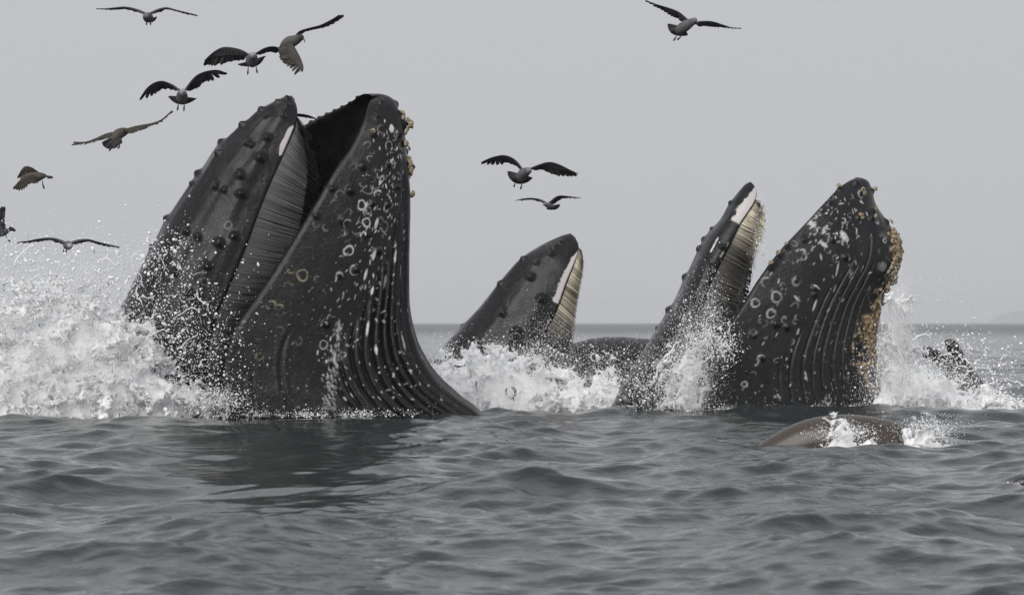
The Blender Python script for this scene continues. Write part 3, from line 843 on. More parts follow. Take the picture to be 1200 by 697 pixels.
# ------------------------------------------------------------------ white water
def surfnet(f, org, h):
    """naive surface nets: field > 0 is inside"""
    ins = f > 0
    sh = [n - 1 for n in f.shape]
    cnt = np.zeros(sh, np.int8)
    sl = {0: slice(0, -1), 1: slice(1, None)}
    for a in (0, 1):
        for b_ in (0, 1):
            for c in (0, 1): cnt += ins[sl[a], sl[b_], sl[c]]
    act = (cnt > 0) & (cnt < 8)
    idx = np.full(sh, -1, np.int32)
    ijk = np.argwhere(act)
    idx[act] = np.arange(len(ijk))
    pos = np.zeros((len(ijk), 3)); num = np.zeros(len(ijk))
    i, j, k = ijk.T
    for ax in range(3):
        o1, o2 = [x for x in range(3) if x != ax]
        for p in (0, 1):
            for q in (0, 1):
                a = [i.copy(), j.copy(), k.copy()]; a[o1] = a[o1] + p; a[o2] = a[o2] + q
                b_ = [x.copy() for x in a]; b_[ax] = b_[ax] + 1
                fa, fb = f[tuple(a)], f[tuple(b_)]
                cr = (fa > 0) != (fb > 0)
                t = np.where(cr, fa / np.where(cr, fa - fb, 1), 0)
                pt = np.stack(a, 1).astype(float); pt[:, ax] += t
                pos[cr] += pt[cr]; num[cr] += 1
    pos /= np.maximum(num, 1)[:, None]
    quads = []
    for ax in range(3):
        o1, o2 = [x for x in range(3) if x != ax]
        s0 = [slice(1, -1)] * 3; s1 = [slice(1, -1)] * 3
        s0[ax] = slice(0, -1); s1[ax] = slice(1, None)
        A, B = ins[tuple(s0)], ins[tuple(s1)]
        for sign in (0, 1):
            m = (A & ~B) if sign == 0 else (~A & B)
            e = np.argwhere(m); e[:, o1] += 1; e[:, o2] += 1
            if not len(e): continue
            def cell(p, q):
                x = e.copy(); x[:, o1] -= p; x[:, o2] -= q
                return idx[tuple(x.T)]
            c = np.stack([cell(1, 1), cell(0, 1), cell(0, 0), cell(1, 0)], 1)
            if (sign == 1) != (ax == 1): c = c[:, ::-1]
            quads.append(c)
    q = np.concatenate(quads)
    q = q[(q >= 0).all(1)]
    return org + pos * h, q

GN = bpy.data.node_groups.new('drops', 'GeometryNodeTree')
GN.interface.new_socket('Geometry', in_out='INPUT', socket_type='NodeSocketGeometry')
GN.interface.new_socket('Geometry', in_out='OUTPUT', socket_type='NodeSocketGeometry')
gi = GN.nodes.new('NodeGroupInput'); go = GN.nodes.new('NodeGroupOutput')
gp = GN.nodes.new('GeometryNodeMeshToPoints'); ga = GN.nodes.new('GeometryNodeInputNamedAttribute'); gs = GN.nodes.new('GeometryNodeSetMaterial')
ga.data_type = 'FLOAT'; ga.inputs[0].default_value = 'rad'
gs.inputs['Material'].default_value = M_DROP
GN.links.new(gi.outputs[0], gp.inputs[0]); GN.links.new(ga.outputs[0], gp.inputs['Radius'])
GN.links.new(gp.outputs[0], gs.inputs[0]); GN.links.new(gs.outputs[0], go.inputs[0])

def drops(name, pts, rad, parent):
    me = make_mesh(name, pts, attr={'rad': rad}, mat=M_DROP)
    o = obj(name, me, parent, kind='stuff')
    md = o.modifiers.new('drops', 'NODES'); md.node_group = GN
    return o

def cloud(g, n, cx, cy, sx, sy, Y, sY, rlo=.0035, rhi=.02, pw=3.2, uni=False, rot=0.0):
    """a burst of drops round a photo point; sizes follow a steep power law"""
    if uni: u, v = g.uniform(-1, 1, n), g.uniform(-1, 1, n)
    else: u, v = g.normal(0, 1, n), g.normal(0, 1, n)
    u, v = u * sx, v * sy
    c, s_ = math.cos(rot), math.sin(rot)
    x, y = cx + u * c - v * s_, cy + u * s_ + v * c
    Yv = Y + g.normal(0, sY, n)
    p = np.array([P(a, b_, d) for a, b_, d in zip(x, y, Yv)])
    r = rlo * (1 - g.uniform(0, 1, n)) ** (-1 / pw); r = np.minimum(r, rhi)
    k = p[:, 2] > -0.02
    return p[k], r[k]

def strand(mb, g, p, vel, r, n=9, T=.35, sag=9.8, wob=.02):
    """a thread of thrown water"""
    t = np.linspace(0, T, n)[:, None]
    w = np.cumsum(g.normal(0, wob, (n, 3)), 0)
    pth = p + vel * t + np.array([0, 0, -sag / 2]) * t ** 2 + w
    rr = r * (.45 + .9 * np.abs(np.interp(np.linspace(0, 1, n), np.linspace(0, 1, 5), g.uniform(.2, 1.3, 5))))
    rr[0] *= .5; rr[-1] *= g.choice([.4, 1.8])
    v, q, tr = tube(pth, rr, 6)
    mb.add(v, q, tr)

def bead(mb, g, p, r):
    """one larger blob of water, stretched and dented"""
    n = 7
    ax = g.normal(0, 1, 3); ax[2] -= .3; ax /= np.linalg.norm(ax)
    L = r * g.uniform(1.0, 2.6)
    t = np.linspace(-1, 1, n)
    rr = r * np.sqrt(np.maximum(1 - t ** 2, .02)) * g.uniform(.75, 1.25, n)
    pth = p + ax * (t * L)[:, None] + np.cumsum(g.normal(0, r * .12, (n, 3)), 0)
    v, q, tr = tube(pth, rr, 8)
    mb.add(v, q, tr)

def foam_mass(mb, x0, x1, y0, y1, Ya, Yb, h, env, seed, lump=.30, lace=.5, lw=.10, slope=.55, front0=.32):
    """lumpy body of white water whose fringe tears into sheets and threads.
    env(px, py) > 0 inside the outline, measured roughly in metres; the front leans back towards the top"""
    Ym = (Ya + Yb) / 2
    a = P(x0, y1, Ym); b_ = P(x1, y0, Ym)
    xs = np.arange(a[0], b_[0], h); ys = np.arange(Ya, Yb, h); zs = np.arange(a[2], b_[2], h)
    shp = (len(xs), len(ys), len(zs))
    k = S0 * Ym / D0
    px = (600 + xs / k)[:, None, None]; py = (HOR - (zs - CAM_H) / k)[None, None, :]
    e2 = (env(px, py) + np.zeros((shp[0], 1, shp[2]))).astype(np.float32)
    dep = (ys - Ya)[None, :, None]
    W = Yb - Ya
    front = front0 + slope * W * np.clip(1 - e2 / .9, 0, 1.2) * .6
    e = np.minimum(e2, np.minimum(dep - front, (W - .25 - dep) * 1.0)).astype(np.float32)
    n1 = gfbm(shp, .36 / h, 4, seed, .5)
    rid = 1 - np.abs(gfbm(shp, .11 / h, 3, seed + 41, .5)) * 2
    big = e + lump * n1 * .5 - .04 + .018 * rid
    s1 = np.abs(gfbm(shp, .26 / h, 3, seed + 501, .5)); s2 = gfbm(shp, .20 / h, 3, seed + 701, .55); s3 = np.abs(gfbm(shp, .14 / h, 2, seed + 901, .5))
    near = e + lace + .3 * n1
    nr = np.clip(near / lace, 0, 1.3)
    sheet = (lw * nr - s1) * .3
    sheet = np.minimum(sheet, (near * .5 + s2 * .55 - .16) * .3)
    thread = np.minimum(lw * 1.5 * nr - s1, lw * 1.7 * nr - s3) * .3
    thread = np.minimum(thread, near * .5)
    f = np.maximum(big, np.maximum(sheet, thread))
    f = np.minimum(f, dep - .03)
    f[[0, -1]] = -1; f[:, [0, -1]] = -1; f[:, :, [0, -1]] = -1
    v, q = surfnet(f, np.array([xs[0], ys[0], zs[0]]), h)
    mb.add(v, q)
    return v

def spray_over(g, v, n, spread, rlo, rhi, pw):
    """drops torn off the surface of the white water"""
    k = g.integers(0, len(v), n)
    p = v[k] + np.stack([g.normal(0, spread, n), -np.abs(g.normal(0, spread, n)), np.abs(g.normal(0, spread, n))], 1)
    return p[p[:, 2] > 0], np.minimum(rlo * (1 - g.uniform(0, 1, n)) ** (-1 / pw), rhi)[p[:, 2] > 0]

def splash(name, label, loc, fill):
    root = thing(name, label, 'splash', loc)
    root['kind'] = 'stuff'
    mb = MB(); dr = []
    fill(mb, dr)
    if mb.n: obj('white_water', mb.mesh('white_water', M_FOAM), root, kind='stuff')
    if dr:
        p = np.concatenate([d[0] for d in dr]); r = np.concatenate([d[1] for d in dr])
        drops('water_drops', p, r, root)
    return root

def scatter(mb, g, n, cx, cy, sx, sy, Y, sY, r0, r1):
    for i in range(n):
        p = P(g.normal(cx, sx), g.normal(cy, sy), g.normal(Y, sY))
        if p[2] > .02: bead(mb, g, p, g.uniform(r0, r1) * g.uniform(.5, 1))

# --- big splash against the near whale
def fill1(mb, dr):
    g = np.random.default_rng(101)
    def env(px, py):
        top = np.interp(px, [-90, -40, 0, 30, 60, 90, 110, 130, 150, 168, 186, 204, 225, 245], [420, 412, 408, 394, 382, 376, 376, 388, 412, 430, 450, 472, 505, 540])
        return (py - top) * .0115 * .75
    v = foam_mass(mb, -100, 275, 255, 500, 37.5, 39.3, .0195, env, 5, lump=.36, lace=.6, lw=.10); dr.append(spray_over(g, v, 9000, .06, .003, .016, 3))
    for i in range(40):
        p = P(g.normal(170, 40), g.normal(400, 40), g.uniform(38.0, 38.9)); strand(mb, g, p, np.array([g.normal(.4, 1.1), g.normal(0, .4), g.uniform(.3, 2.2)]), g.uniform(.003, .007), T=g.uniform(.06, .2))
    for i in range(45):
        p = P(g.normal(80, 50), g.normal(345, 22), g.uniform(38.0, 38.9)); strand(mb, g, p, np.array([g.normal(-.2, 1.0), g.normal(0, .4), g.uniform(.5, 2.6)]), g.uniform(.004, .011), T=g.uniform(.1, .3))
    scatter(mb, g, 120, 200, 385, 42, 48, 38.3, .35, .005, .02)
    scatter(mb, g, 120, 80, 325, 60, 22, 38.3, .4, .006, .024)
    scatter(mb, g, 40, 60, 292, 60, 14, 38.3, .4, .006, .022)
    scatter(mb, g, 30, 190, 300, 18, 14, 38.3, .2, .006, .02)
    dr += [cloud(g, 1500, 205, 400, 40, 50, 38.3, .4, .004, .015, 2.5), cloud(g, 2400, 85, 350, 65, 26, 38.4, .5, .003, .02, 2.8), cloud(g, 650, 60, 305, 70, 20, 38.4, .5, .004, .022, 2.4),
           cloud(g, 40000, 35, 435, 66, 34, 37.75, .2, .0022, .005, 5), cloud(g, 9000, 50, 385, 70, 26, 38.0, .3, .0022, .005, 5), cloud(g, 260, 195, 298, 20, 18, 38.2, .3, .004, .02, 2.4), cloud(g, 800, 235, 430, 26, 36, 38.4, .3, .003, .02, 2.6), cloud(g, 4000, 60, 370, 80, 40, 38.9, .5, .0025, .008, 4),
           cloud(g, 130, 60, 285, 90, 14, 38.3, .5, .005, .02, 2.2), cloud(g, 2200, 250, 470, 20, 9, 38.4, .25, .003, .014, 3)]
splash('whale_splash', 'tall white splash and thrown drops against the back of the largest whale', P(80, 485, 38.4) * (1, 1, 0), fill1)

# --- white water round the snout in the middle
def fill2(mb, dr):
    g = np.random.default_rng(111)
    def env(px, py):
        top = np.interp(px, [470, 500, 520, 545, 570, 600, 625, 645, 662, 680, 700, 720, 740, 760], [480, 450, 436, 427, 424, 429, 440, 450, 464, 460, 452, 450, 464, 510])
        return (py - top) * .0125 * .8
    v = foam_mass(mb, 465, 770, 380, 492, 41.6, 44.4, .021, env, 15, lump=.22, lace=.22, lw=.10); dr.append(spray_over(g, v, 9000, .04, .003, .013, 3))
    scatter(mb, g, 60, 600, 415, 60, 9, 43, .4, .005, .016)
    dr += [cloud(g, 22000, 600, 452, 62, 20, 41.7, .12, .0022, .005, 5), cloud(g, 2500, 600, 420, 60, 12, 43, .5, .003, .014, 2.8), cloud(g, 1200, 715, 452, 22, 12, 42.5, .4, .003, .012, 3), cloud(g, 500, 515, 412, 12, 11, 43, .4, .003, .011, 3),
           cloud(g, 1500, 640, 405, 22, 24, 44.0, .25, .0025, .008, 3.5)]
splash('whale_splash', 'bank of churned white water at the foot of the snout poking up', P(610, 480, 43) * (1, 1, 0), fill2)

# --- water pouring between the jaws of the right whale
def fill3(mb, dr):
    g = np.random.default_rng(121)
    def env(px, py):
        c = np.interp(py, [330, 370, 400, 430, 485], [842, 832, 822, 808, 804]); w = np.interp(py, [330, 385, 400, 430, 485], [-30, -6, 9, 14, 18])
        return (w - np.abs(px - c)) * .0115 * .9 - .14 + sm(400, 480, py) * .08
    v = foam_mass(mb, 760, 860, 320, 492, 39.5, 40.9, .014, env, 25, lump=.22, lace=.20, lw=.10); dr.append(spray_over(g, v, 5000, .04, .003, .012, 3))
    for i in range(60):
        t = g.uniform(); p = P(845 - 60 * t + g.normal(0, 8), 380 + 75 * t + g.normal(0, 14), g.uniform(39.9, 40.3)); strand(mb, g, p, np.array([g.normal(0, .9), 0, g.normal(0, .9)]), g.uniform(.004, .009), T=g.uniform(.08, .2))
    scatter(mb, g, 70, 785, 445, 28, 24, 40.1, .25, .005, .018)
    dr += [cloud(g, 9000, 812, 435, 14, 36, 39.6, .1, .002, .004, 5), cloud(g, 2600, 812, 425, 16, 42, 40.2, .25, .003, .014, 2.8), cloud(g, 2600, 770, 455, 28, 20, 40.2, .3, .003, .016, 2.8), cloud(g, 1500, 835, 372, 9, 26, 40.5, .2, .0025, .01, 3),
           cloud(g, 700, 848, 405, 10, 16, 40.0, .15, .0035, .014, 2.6), cloud(g, 420, 890, 285, 5, 28, 40.9, .2, .003, .008, 3), cloud(g, 1500, 765, 425, 26, 22, 40.4, .2, .0022, .007, 4)]
splash('whale_splash', 'curtain of water streaming down from the baleen between the open jaws', P(806, 485, 40.3) * (1, 1, 0), fill3)

# --- water sheeting off the chin of the right whale
def fill4(mb, dr):
    g = np.random.default_rng(131)
    def env(px, py):
        top = np.interp(px, [1000, 1016, 1030, 1045, 1060, 1078, 1098, 1122, 1150, 1175, 1200], [500, 478, 455, 432, 426, 438, 454, 470, 478, 484, 505])
        return (py - top) * .0115 * .75
    v = foam_mass(mb, 995, 1215, 370, 492, 39.9, 41.7, .018, env, 35, lump=.20, lace=.24, lw=.10); dr.append(spray_over(g, v, 8000, .04, .003, .012, 3))
    def env2(px, py):
        c = np.interp(py, [330, 360, 400, 440, 485], [1054, 1058, 1062, 1070, 1080])
        return (7 - np.abs(px - c)) * .0115 - .12 - sm(420, 350, py) * .10
    foam_mass(mb, 1020, 1115, 340, 480, 40.0, 41.2, .013, env2, 38, lump=.20, lace=.14, lw=.10, slope=.2, front0=.2)
    dr += [cloud(g, 4000, 1054, 385, 7, 30, 40.6, .2, .0022, .007, 4)]
    for i in range(110):
        p = P(g.normal(1052, 8), g.uniform(335, 430), g.uniform(40.2, 41)); strand(mb, g, p, np.array([g.normal(.3, .4), 0, -1.2]), g.uniform(.002, .005), T=g.uniform(.1, .25), wob=.008)
    scatter(mb, g, 60, 1090, 430, 40, 22, 40.9, .4, .004, .016)
    scatter(mb, g, 24, 1165, 462, 18, 10, 41.5, .5, .006, .018)
    dr += [cloud(g, 12000, 1080, 455, 30, 15, 40.0, .12, .0022, .005, 5), cloud(g, 1800, 1056, 395, 9, 34, 40.7, .3, .0025, .008, 3.5), cloud(g, 2200, 1085, 445, 32, 16, 40.7, .4, .003, .012, 3), cloud(g, 300, 1120, 430, 40, 24, 42, 1, .0035, .016, 2.6),
           cloud(g, 240, 1080, 350, 35, 30, 41, .5, .003, .01, 3), cloud(g, 900, 1026, 440, 12, 24, 40.3, .2, .003, .012, 3), cloud(g, 200, 1165, 470, 20, 8, 41, .5, .004, .016, 2.4)]
splash('whale_splash', 'slope of white water sheeting off the barnacled chin into the sea', P(1075, 485, 40.9) * (1, 1, 0), fill4)

# --- broken water along the waterline of the two big jaws
def waterline(name, label, pts, Y, seed, n, amp=1.0):
    def fill(mb, dr):
        g = np.random.default_rng(seed)
        for i in range(n):
            t = g.uniform(0, len(pts) - 1.001); k = int(t); f = t - k
            x = pts[k][0] * (1 - f) + pts[k + 1][0] * f; yy = pts[k][1] * (1 - f) + pts[k + 1][1] * f
            p = np.array([P(x, 485, yy)[0] + g.normal(0, .03), yy + g.normal(0, .05), 0])
            if math.sin(t * 5.1 + seed) + math.sin(t * 12.7) < g.uniform(-1.2, .8): continue
            p[2] = g.uniform(-.03, .05)
            r = g.uniform(.004, .02) * amp
            bead(mb, g, p, r)
        q = []
        m = n * 50
        t = g.uniform(0, len(pts) - 1.001, m); t = t[np.sin(t * 5.1 + seed) + np.sin(t * 12.7) > g.uniform(-1.4, .8, m)]; m = len(t); k = t.astype(int); f = t - k; pa = np.array(pts, float)
        xx = pa[k, 0] * (1 - f) + pa[k + 1, 0] * f; yy = pa[k, 1] * (1 - f) + pa[k + 1, 1] * f
        p = np.stack([(xx - 600) * S0 * yy / D0 + g.normal(0, .04, m), yy + g.normal(0, .06, m), np.abs(g.normal(0, .07 * amp, m))], 1)
        dr.append((p, np.minimum(.0028 * (1 - g.uniform(0, 1, m)) ** (-1 / 3.), .011)))
    return splash(name, label, np.array([P(pts[0][0], 485, Y)[0], Y, 0]), fill)
waterline('waterline_foam', 'thin line of foam where the largest jaw meets the sea', [(262, 39.0), (300, 38.72), (350, 38.7), (400, 38.75), (450, 38.9), (500, 39.2), (545, 39.7), (560, 40)], 39, 141, 70, .8)
waterline('waterline_foam', 'thin line of foam where the barnacled jaw meets the sea', [(818, 40.5), (850, 40.15), (900, 40.1), (950, 40.15), (990, 40.3), (1020, 40.7), (1040, 41.2)], 40.3, 142, 80, .8)

# ------------------------------------------------------------------ gulls
GREY = (.115, .115, .12); DARK = (.030, .029, .029); BROWN = (.075, .066, .058); HEADC = (.22, .22, .23)
def gull(label, Y, spine, wings, tail=None, bill=None, legs=(), tone=GREY, wtone=None, head=None, nfe=15):
    """spine: [(px, py, depth offset m, radius px)] tail base -> crown; wings: [(lead [(px,py,dy)], trail [...])]"""
    m = S0 * Y / D0
    wtone = wtone or tuple(c * .42 for c in tone)
    root = thing('gull', label, 'gull', P(spine[1][0], spine[1][1], Y), 'gulls in the air round the whales')
    g = np.random.default_rng(int(spine[0][0] * 7 + spine[0][1]))
    mb = MB()
    sp = np.array([P(a, b_, Y + d) for a, b_, d, r in spine]); rr = np.array([r for *_, r in spine]) * m
    n = 22
    tt = np.linspace(0, len(sp) - 1, n)
    pth = catmull(sp, tt); rad = np.maximum(catmull(rr[:, None], tt)[:, 0], .004)
    v, q, t = tube(pth, rad, 14)
    hc = np.array(head or tuple(min(.5, c * 1.5) for c in tone))
    f = np.concatenate([np.repeat(tt / (len(sp) - 1), 14), [0, 1]])[:, None]
    cc = np.array(tone) * (1 - sm(.72, .85, f)) + hc * sm(.72, .85, f)
    cc = cc * (1 + .25 * vnoise(v, 40, 3))[:, None]
    mb.add(v, q, t); mb.c.append(np.clip(cc, 0, 1))
    fparts = []
    for (lead, trail) in wings:
        L = np.array([P(a, b_, Y + d) for a, b_, d in lead]); T = np.array([P(a, b_, Y + d) for a, b_, d in trail])
        ns = 26
        Ls = catmull(L, np.linspace(0, len(L) - 1, ns)); Ts = catmull(T, np.linspace(0, len(T) - 1, ns))
        ch = np.linalg.norm(Ts - Ls, axis=1)
        sd = np.gradient(Ls, axis=0); cd = Ts - Ls
        up = np.cross(sd, cd); up /= np.linalg.norm(up, axis=1)[:, None] + 1e-9
        up *= np.sign(up[:, 2].mean() or 1)
        fs = np.linspace(0, 1, ns)
        # wing arm and coverts, part of the body surface
        cf = .55 * (1 - .55 * sm(.45, .95, fs))
        k = 10
        th = np.linspace(0, 2 * np.pi, k, endpoint=False)
        u = .5 - .5 * np.cos(th); tk = np.sin(th) * (1 - .6 * u)
        camber = np.sin(u * np.pi) * .10
        thick = np.clip(ch * .10, .004, .03) * (1 - .75 * fs)
        W = Ls[:, None] + cd[:, None] * (u[None] * cf[:, None])[..., None] + up[:, None] * ((camber * ch[:, None] * .6) + tk[None] * thick[:, None])[..., None]
        mb.add(W, grid_quads(ns, k, True), [[j, (j + 1) % k, 0] for j in range(1, k - 1)])
        wc = np.array(tone)[None] * (1 - sm(.12, .55, fs))[:, None] * .62 + np.array(wtone)[None] * (sm(.12, .55, fs) + .0)[:, None]
        wc = np.maximum(wc, np.array(wtone) * .8)
        W_c = np.repeat(wc, k, 0) * (1 + .25 * vnoise(W.reshape(-1, 3), 30, 8))[:, None]
        mb.c.append(np.clip(W_c, 0, 1))
        # flight feathers
        fb = MB()
        for i in range(nfe):
            s0 = .04 + .95 * (i + .5) / nfe
            lean = .045 + .16 * sm(.5, 1, s0)
            a = np.array([np.interp(s0 * .94, fs, Ls[:, j]) for j in range(3)]); b2 = np.array([np.interp(s0 * .94, fs, Ts[:, j]) for j in range(3)])
            b3 = np.array([np.interp(min(1, s0 + lean), fs, Ts[:, j]) for j in range(3)])
            uu = np.array([np.interp(s0, fs, up[:, j]) for j in range(3)]); uu /= np.linalg.norm(uu)
            st = a * .72 + b2 * .28; en = b3 + g.normal(0, .025, 3) * np.linalg.norm(b3 - st) * (1, .3, 1)
            dr_ = en - st; Lf = np.linalg.norm(dr_) + 1e-9
            sd_ = np.cross(uu, dr_ / Lf)
            wd = np.linalg.norm(Ls[-1] - Ls[0]) / nfe * 1.75 * (1 - .3 * s0)
            wd = min(wd, Lf * .8)
            pr = np.array([.55, .95, 1.0, .85, .25])
            fr = np.array([0, .3, .65, .88, 1.0])
            mid = st + dr_ * fr[:, None] + uu * (np.sin(fr * np.pi) * .05 * Lf)[:, None] + uu * (.0015 * (i % 2))
            V_ = np.stack([mid - sd_ * (pr * wd * .5)[:, None], mid + uu * .003, mid + sd_ * (pr * wd * .5)[:, None], mid - uu * .002], 1)
            fc = np.array(wtone) * g.uniform(.75, 1.25) * (1 - .35 * sm(.4, 1, s0))
            fb.add(V_, grid_quads(5, 4, True)); fb.c.append(np.broadcast_to(fc, (20, 3)))
        fparts.append(('flight_feathers', fb))
    obj('body', mb.mesh('body', M_FEATHER), root)
    for nm, fb in fparts: obj(nm, fb.mesh(nm, M_FEATHER), root)
    if tail:
        (bx, by, bd), tips = tail
        tb = MB(); B0 = P(bx, by, Y + bd)
        TP = np.array([P(a, b_, Y + d) for a, b_, d in tips]); nt_ = max(8, len(tips))
        TP = catmull(TP, np.linspace(0, len(TP) - 1, nt_))
        for i in range(nt_):
            en = TP[i]; dr_ = en - B0; Lf = np.linalg.norm(dr_)
            nb = TP[min(i + 1, nt_ - 1)] - TP[max(i - 1, 0)]; wd = np.linalg.norm(nb) / 2 * 1.35 + .012
            sd_ = nb / (np.linalg.norm(nb) + 1e-9); uu = np.cross(sd_, dr_ / Lf); uu /= np.linalg.norm(uu) + 1e-9
            fr = np.array([.0, .5, .85, 1.0]); pr = np.array([.25, .8, 1.0, .7])
            mid = B0 + dr_ * fr[:, None] + uu * .002 * (i % 2)
            V_ = np.stack([mid - sd_ * (pr * wd * .5)[:, None], mid + uu * .003, mid + sd_ * (pr * wd * .5)[:, None], mid - uu * .002], 1)
            tb.add(V_, grid_quads(4, 4, True)); tb.c.append(np.array([tone, wtone, DARK, DARK]).repeat(4, 0) * g.uniform(.8, 1.1))
        obj('tail_feathers', tb.mesh('tail_feathers', M_FEATHER), root)
    if bill:
        p = np.array([P(a, b_, Y + d) for a, b_, d in bill]); p = catmull(p, np.linspace(0, len(p) - 1, 6))
        v, q, t = tube(p, np.linspace(1.15, .35, 6) * m, 8)
        mb2 = MB(); mb2.add(v, q, t); c = np.array((.20, .10, .085)); mb2.c.append(np.vstack([np.repeat(np.linspace(1, .25, 6), 8)[:, None] * c, c, c * .2]))
        obj('bill', mb2.mesh('bill', M_HORN), root)
    for lg in legs:
        p = np.array([P(a, b_, Y + d) for a, b_, d in lg]); p = catmull(p, np.linspace(0, len(p) - 1, 7))
        v, q, t = tube(p, np.array([.55, .5, .5, .7, 1.0, 1.1, .5]) * m, 6)
        mb2 = MB(); mb2.add(v, q, t); mb2.c.append(np.full((len(v), 3), .018))
        obj('leg', mb2.mesh('leg', M_HORN), root)
    return root

def z(l, d0=0.0, d1=0.0):
    n = len(l); return [(a, b_, d0 + (d1 - d0) * i / max(1, n - 1)) for i, (a, b_) in enumerate(l)]

gull('gull gliding head on with both wings level above the others, feet dangling', 38.5, [(177, 21.5, .24, 2), (174.5, 21.5, .12, 5), (173, 20.5, 0, 6), (172, 19, -.12, 4.6), (171.5, 18.5, -.2, 3.4), (171.5, 19, -.24, 2)],
     [(z([(169, 16.5), (158, 11.5), (146, 8.7), (135, 9.3), (122, 10.4), (112, 10.2)], -.05, .05), z([(169, 18), (159, 14), (147, 11.3), (136, 11.5), (124, 11.9), (113, 11)], .18, .12)),
      (z([(176, 16.5), (186, 11.5), (195, 9.7), (205, 12), (220, 15.3), (231, 18)], -.05, .05), z([(177, 18), (187, 14), (196, 11.4), (207, 14), (221, 18), (231, 18.8)], .18, .12))],
     ((176, 22, .2), z([(183.5, 20), (182.5, 22), (181, 24), (178, 26)], .36, .36)), [(171.5, 19.5, -.25), (171.3, 21.2, -.3)], [z([(171.3, 25), (171.2, 27), (171.6, 29.5)]), z([(176, 25.5), (176.2, 27), (176, 29.3)])])
gull('gull braking head on with broad wings bowed, legs hanging, touching the wing of another gull', 39.5, [(296, 75, .16, 3), (295.5, 73.5, .08, 6), (295, 70, 0, 7.5), (296, 66, -.1, 5), (296.5, 64.5, -.15, 3.8), (297, 64, -.18, 2)],
     [(z([(291, 63), (282, 58), (271, 55.5), (260.5, 55.3), (251, 60), (243, 67), (239.5, 71)], 0, .1), z([(289, 70), (279, 70.5), (268, 72.5), (258, 75.5), (250, 77), (244, 77), (239.5, 76.5)], .12, .2)),
      (z([(299, 63), (308, 57.3), (316, 54.6), (322, 54.6), (327, 56)], 0, .15), z([(302, 66), (310, 62.5), (317, 61), (323, 62.5), (327, 61)], .15, .25))],
     ((296, 71, .1), z([(279, 76), (283, 77.5), (290, 78), (297, 78), (303, 76), (307, 72), (310.5, 67)], .22, .22)), [(296.8, 65.5, -.2), (297.2, 67.8, -.24)], [z([(291, 76), (290.5, 82), (290, 87.5)]), z([(299.8, 76), (300.3, 81), (301.5, 86)])], head=(.30, .30, .31))
gull('gull turning away with one wing swept down and the other stretched out, dark head', 38.8, [(329, 60, .1, 2.5), (333, 55, .05, 6), (339, 50, 0, 7.5), (346, 47, -.05, 6), (351, 44.5, -.08, 4.5), (354.5, 43.5, -.1, 3)],
     [(z([(342, 50), (348, 60), (352.5, 69), (355.5, 78), (355, 84)], -.1, -.35), z([(328, 50), (326.5, 61), (329, 71), (337, 78), (345, 87.5)], 0, -.25)),
      (z([(345, 42.5), (351, 36.5), (362, 33), (375, 29.5), (388, 23), (397, 17.5)], .05, .3), z([(349, 43), (354, 39), (365, 35), (378, 32.3), (392, 27.5), (402.5, 19)], .15, .4))],
     ((331, 58, .1), z([(327, 62), (328, 65), (331, 66)], .15, .15)), [(355, 44.5, -.1), (356.3, 47, -.11), (357.6, 50, -.12)], [], tone=(.10, .095, .092), wtone=(.06, .055, .05), head=(.05, .047, .046))
gull('gull hovering with raised curved wings and a fanned dark tail, feet down', 39.0, [(213, 118, .14, 4), (213, 117, .08, 6), (213, 113, 0, 6.8), (213.5, 109, -.1, 5), (214, 107.5, -.15, 4), (214.3, 107, -.18, 2)],
     [(z([(210, 107), (201, 99.5), (190, 95), (180, 97), (171, 104), (163.5, 116)], 0, .1), z([(207, 105.5), (201, 104.6), (192, 104), (186, 107), (178, 112.5), (164, 117.5)], .2, .2)),
      (z([(217, 106), (224, 95), (232, 87), (243, 83), (255, 82), (265, 85.5)], 0, .1), z([(220, 106.5), (225, 104.8), (232, 103.5), (239, 96.5), (249, 95), (266, 87)], .2, .2))],
     ((213, 113.5, .1), z([(197.5, 114), (201, 118), (207, 121.5), (213, 122.5), (220, 121.3), (225, 119), (229.5, 116.5)], .25, .25)), [(214.6, 108.3, -.2), (215, 110.8, -.25)], [z([(208.7, 120), (208.5, 124), (207.5, 129.8)]), z([(215.6, 120), (215.6, 124), (215.2, 130.3)])], head=(.30, .30, .31))
gull('brown gull banking away with ragged tail spread and long tilted wings', 38.6, [(133, 164, -.12, 3), (136, 160, -.06, 6), (140, 156.5, 0, 6.2), (145, 154.5, .08, 5), (148, 153.5, .14, 3.5), (149.5, 153.5, .18, 2)],
     [(z([(136, 155.5), (125, 157.5), (113, 163), (100, 167.2), (86, 167)], .05, .1), z([(131, 160), (119, 164.3), (108, 167.3), (97, 170), (84.5, 170.7)], -.15, -.1)),
      (z([(146, 153), (157, 149), (167, 147), (180, 144.8), (190, 140.5), (202, 130)], .05, .1), z([(148, 156), (158, 155.3), (166, 152.5), (177, 148), (190, 143.8), (202.5, 131.2)], -.15, -.1))],
     ((138, 158, -.05), z([(119.5, 168), (122, 172), (127, 174.3), (133, 174), (137, 172), (142, 168)], -.25, -.25)), None, [z([(132, 170), (130, 174), (127.5, 177)]), z([(139.5, 168), (140, 171.5), (137.5, 174)])], tone=(.085, .075, .062), wtone=(.055, .048, .04), head=(.16, .145, .12))
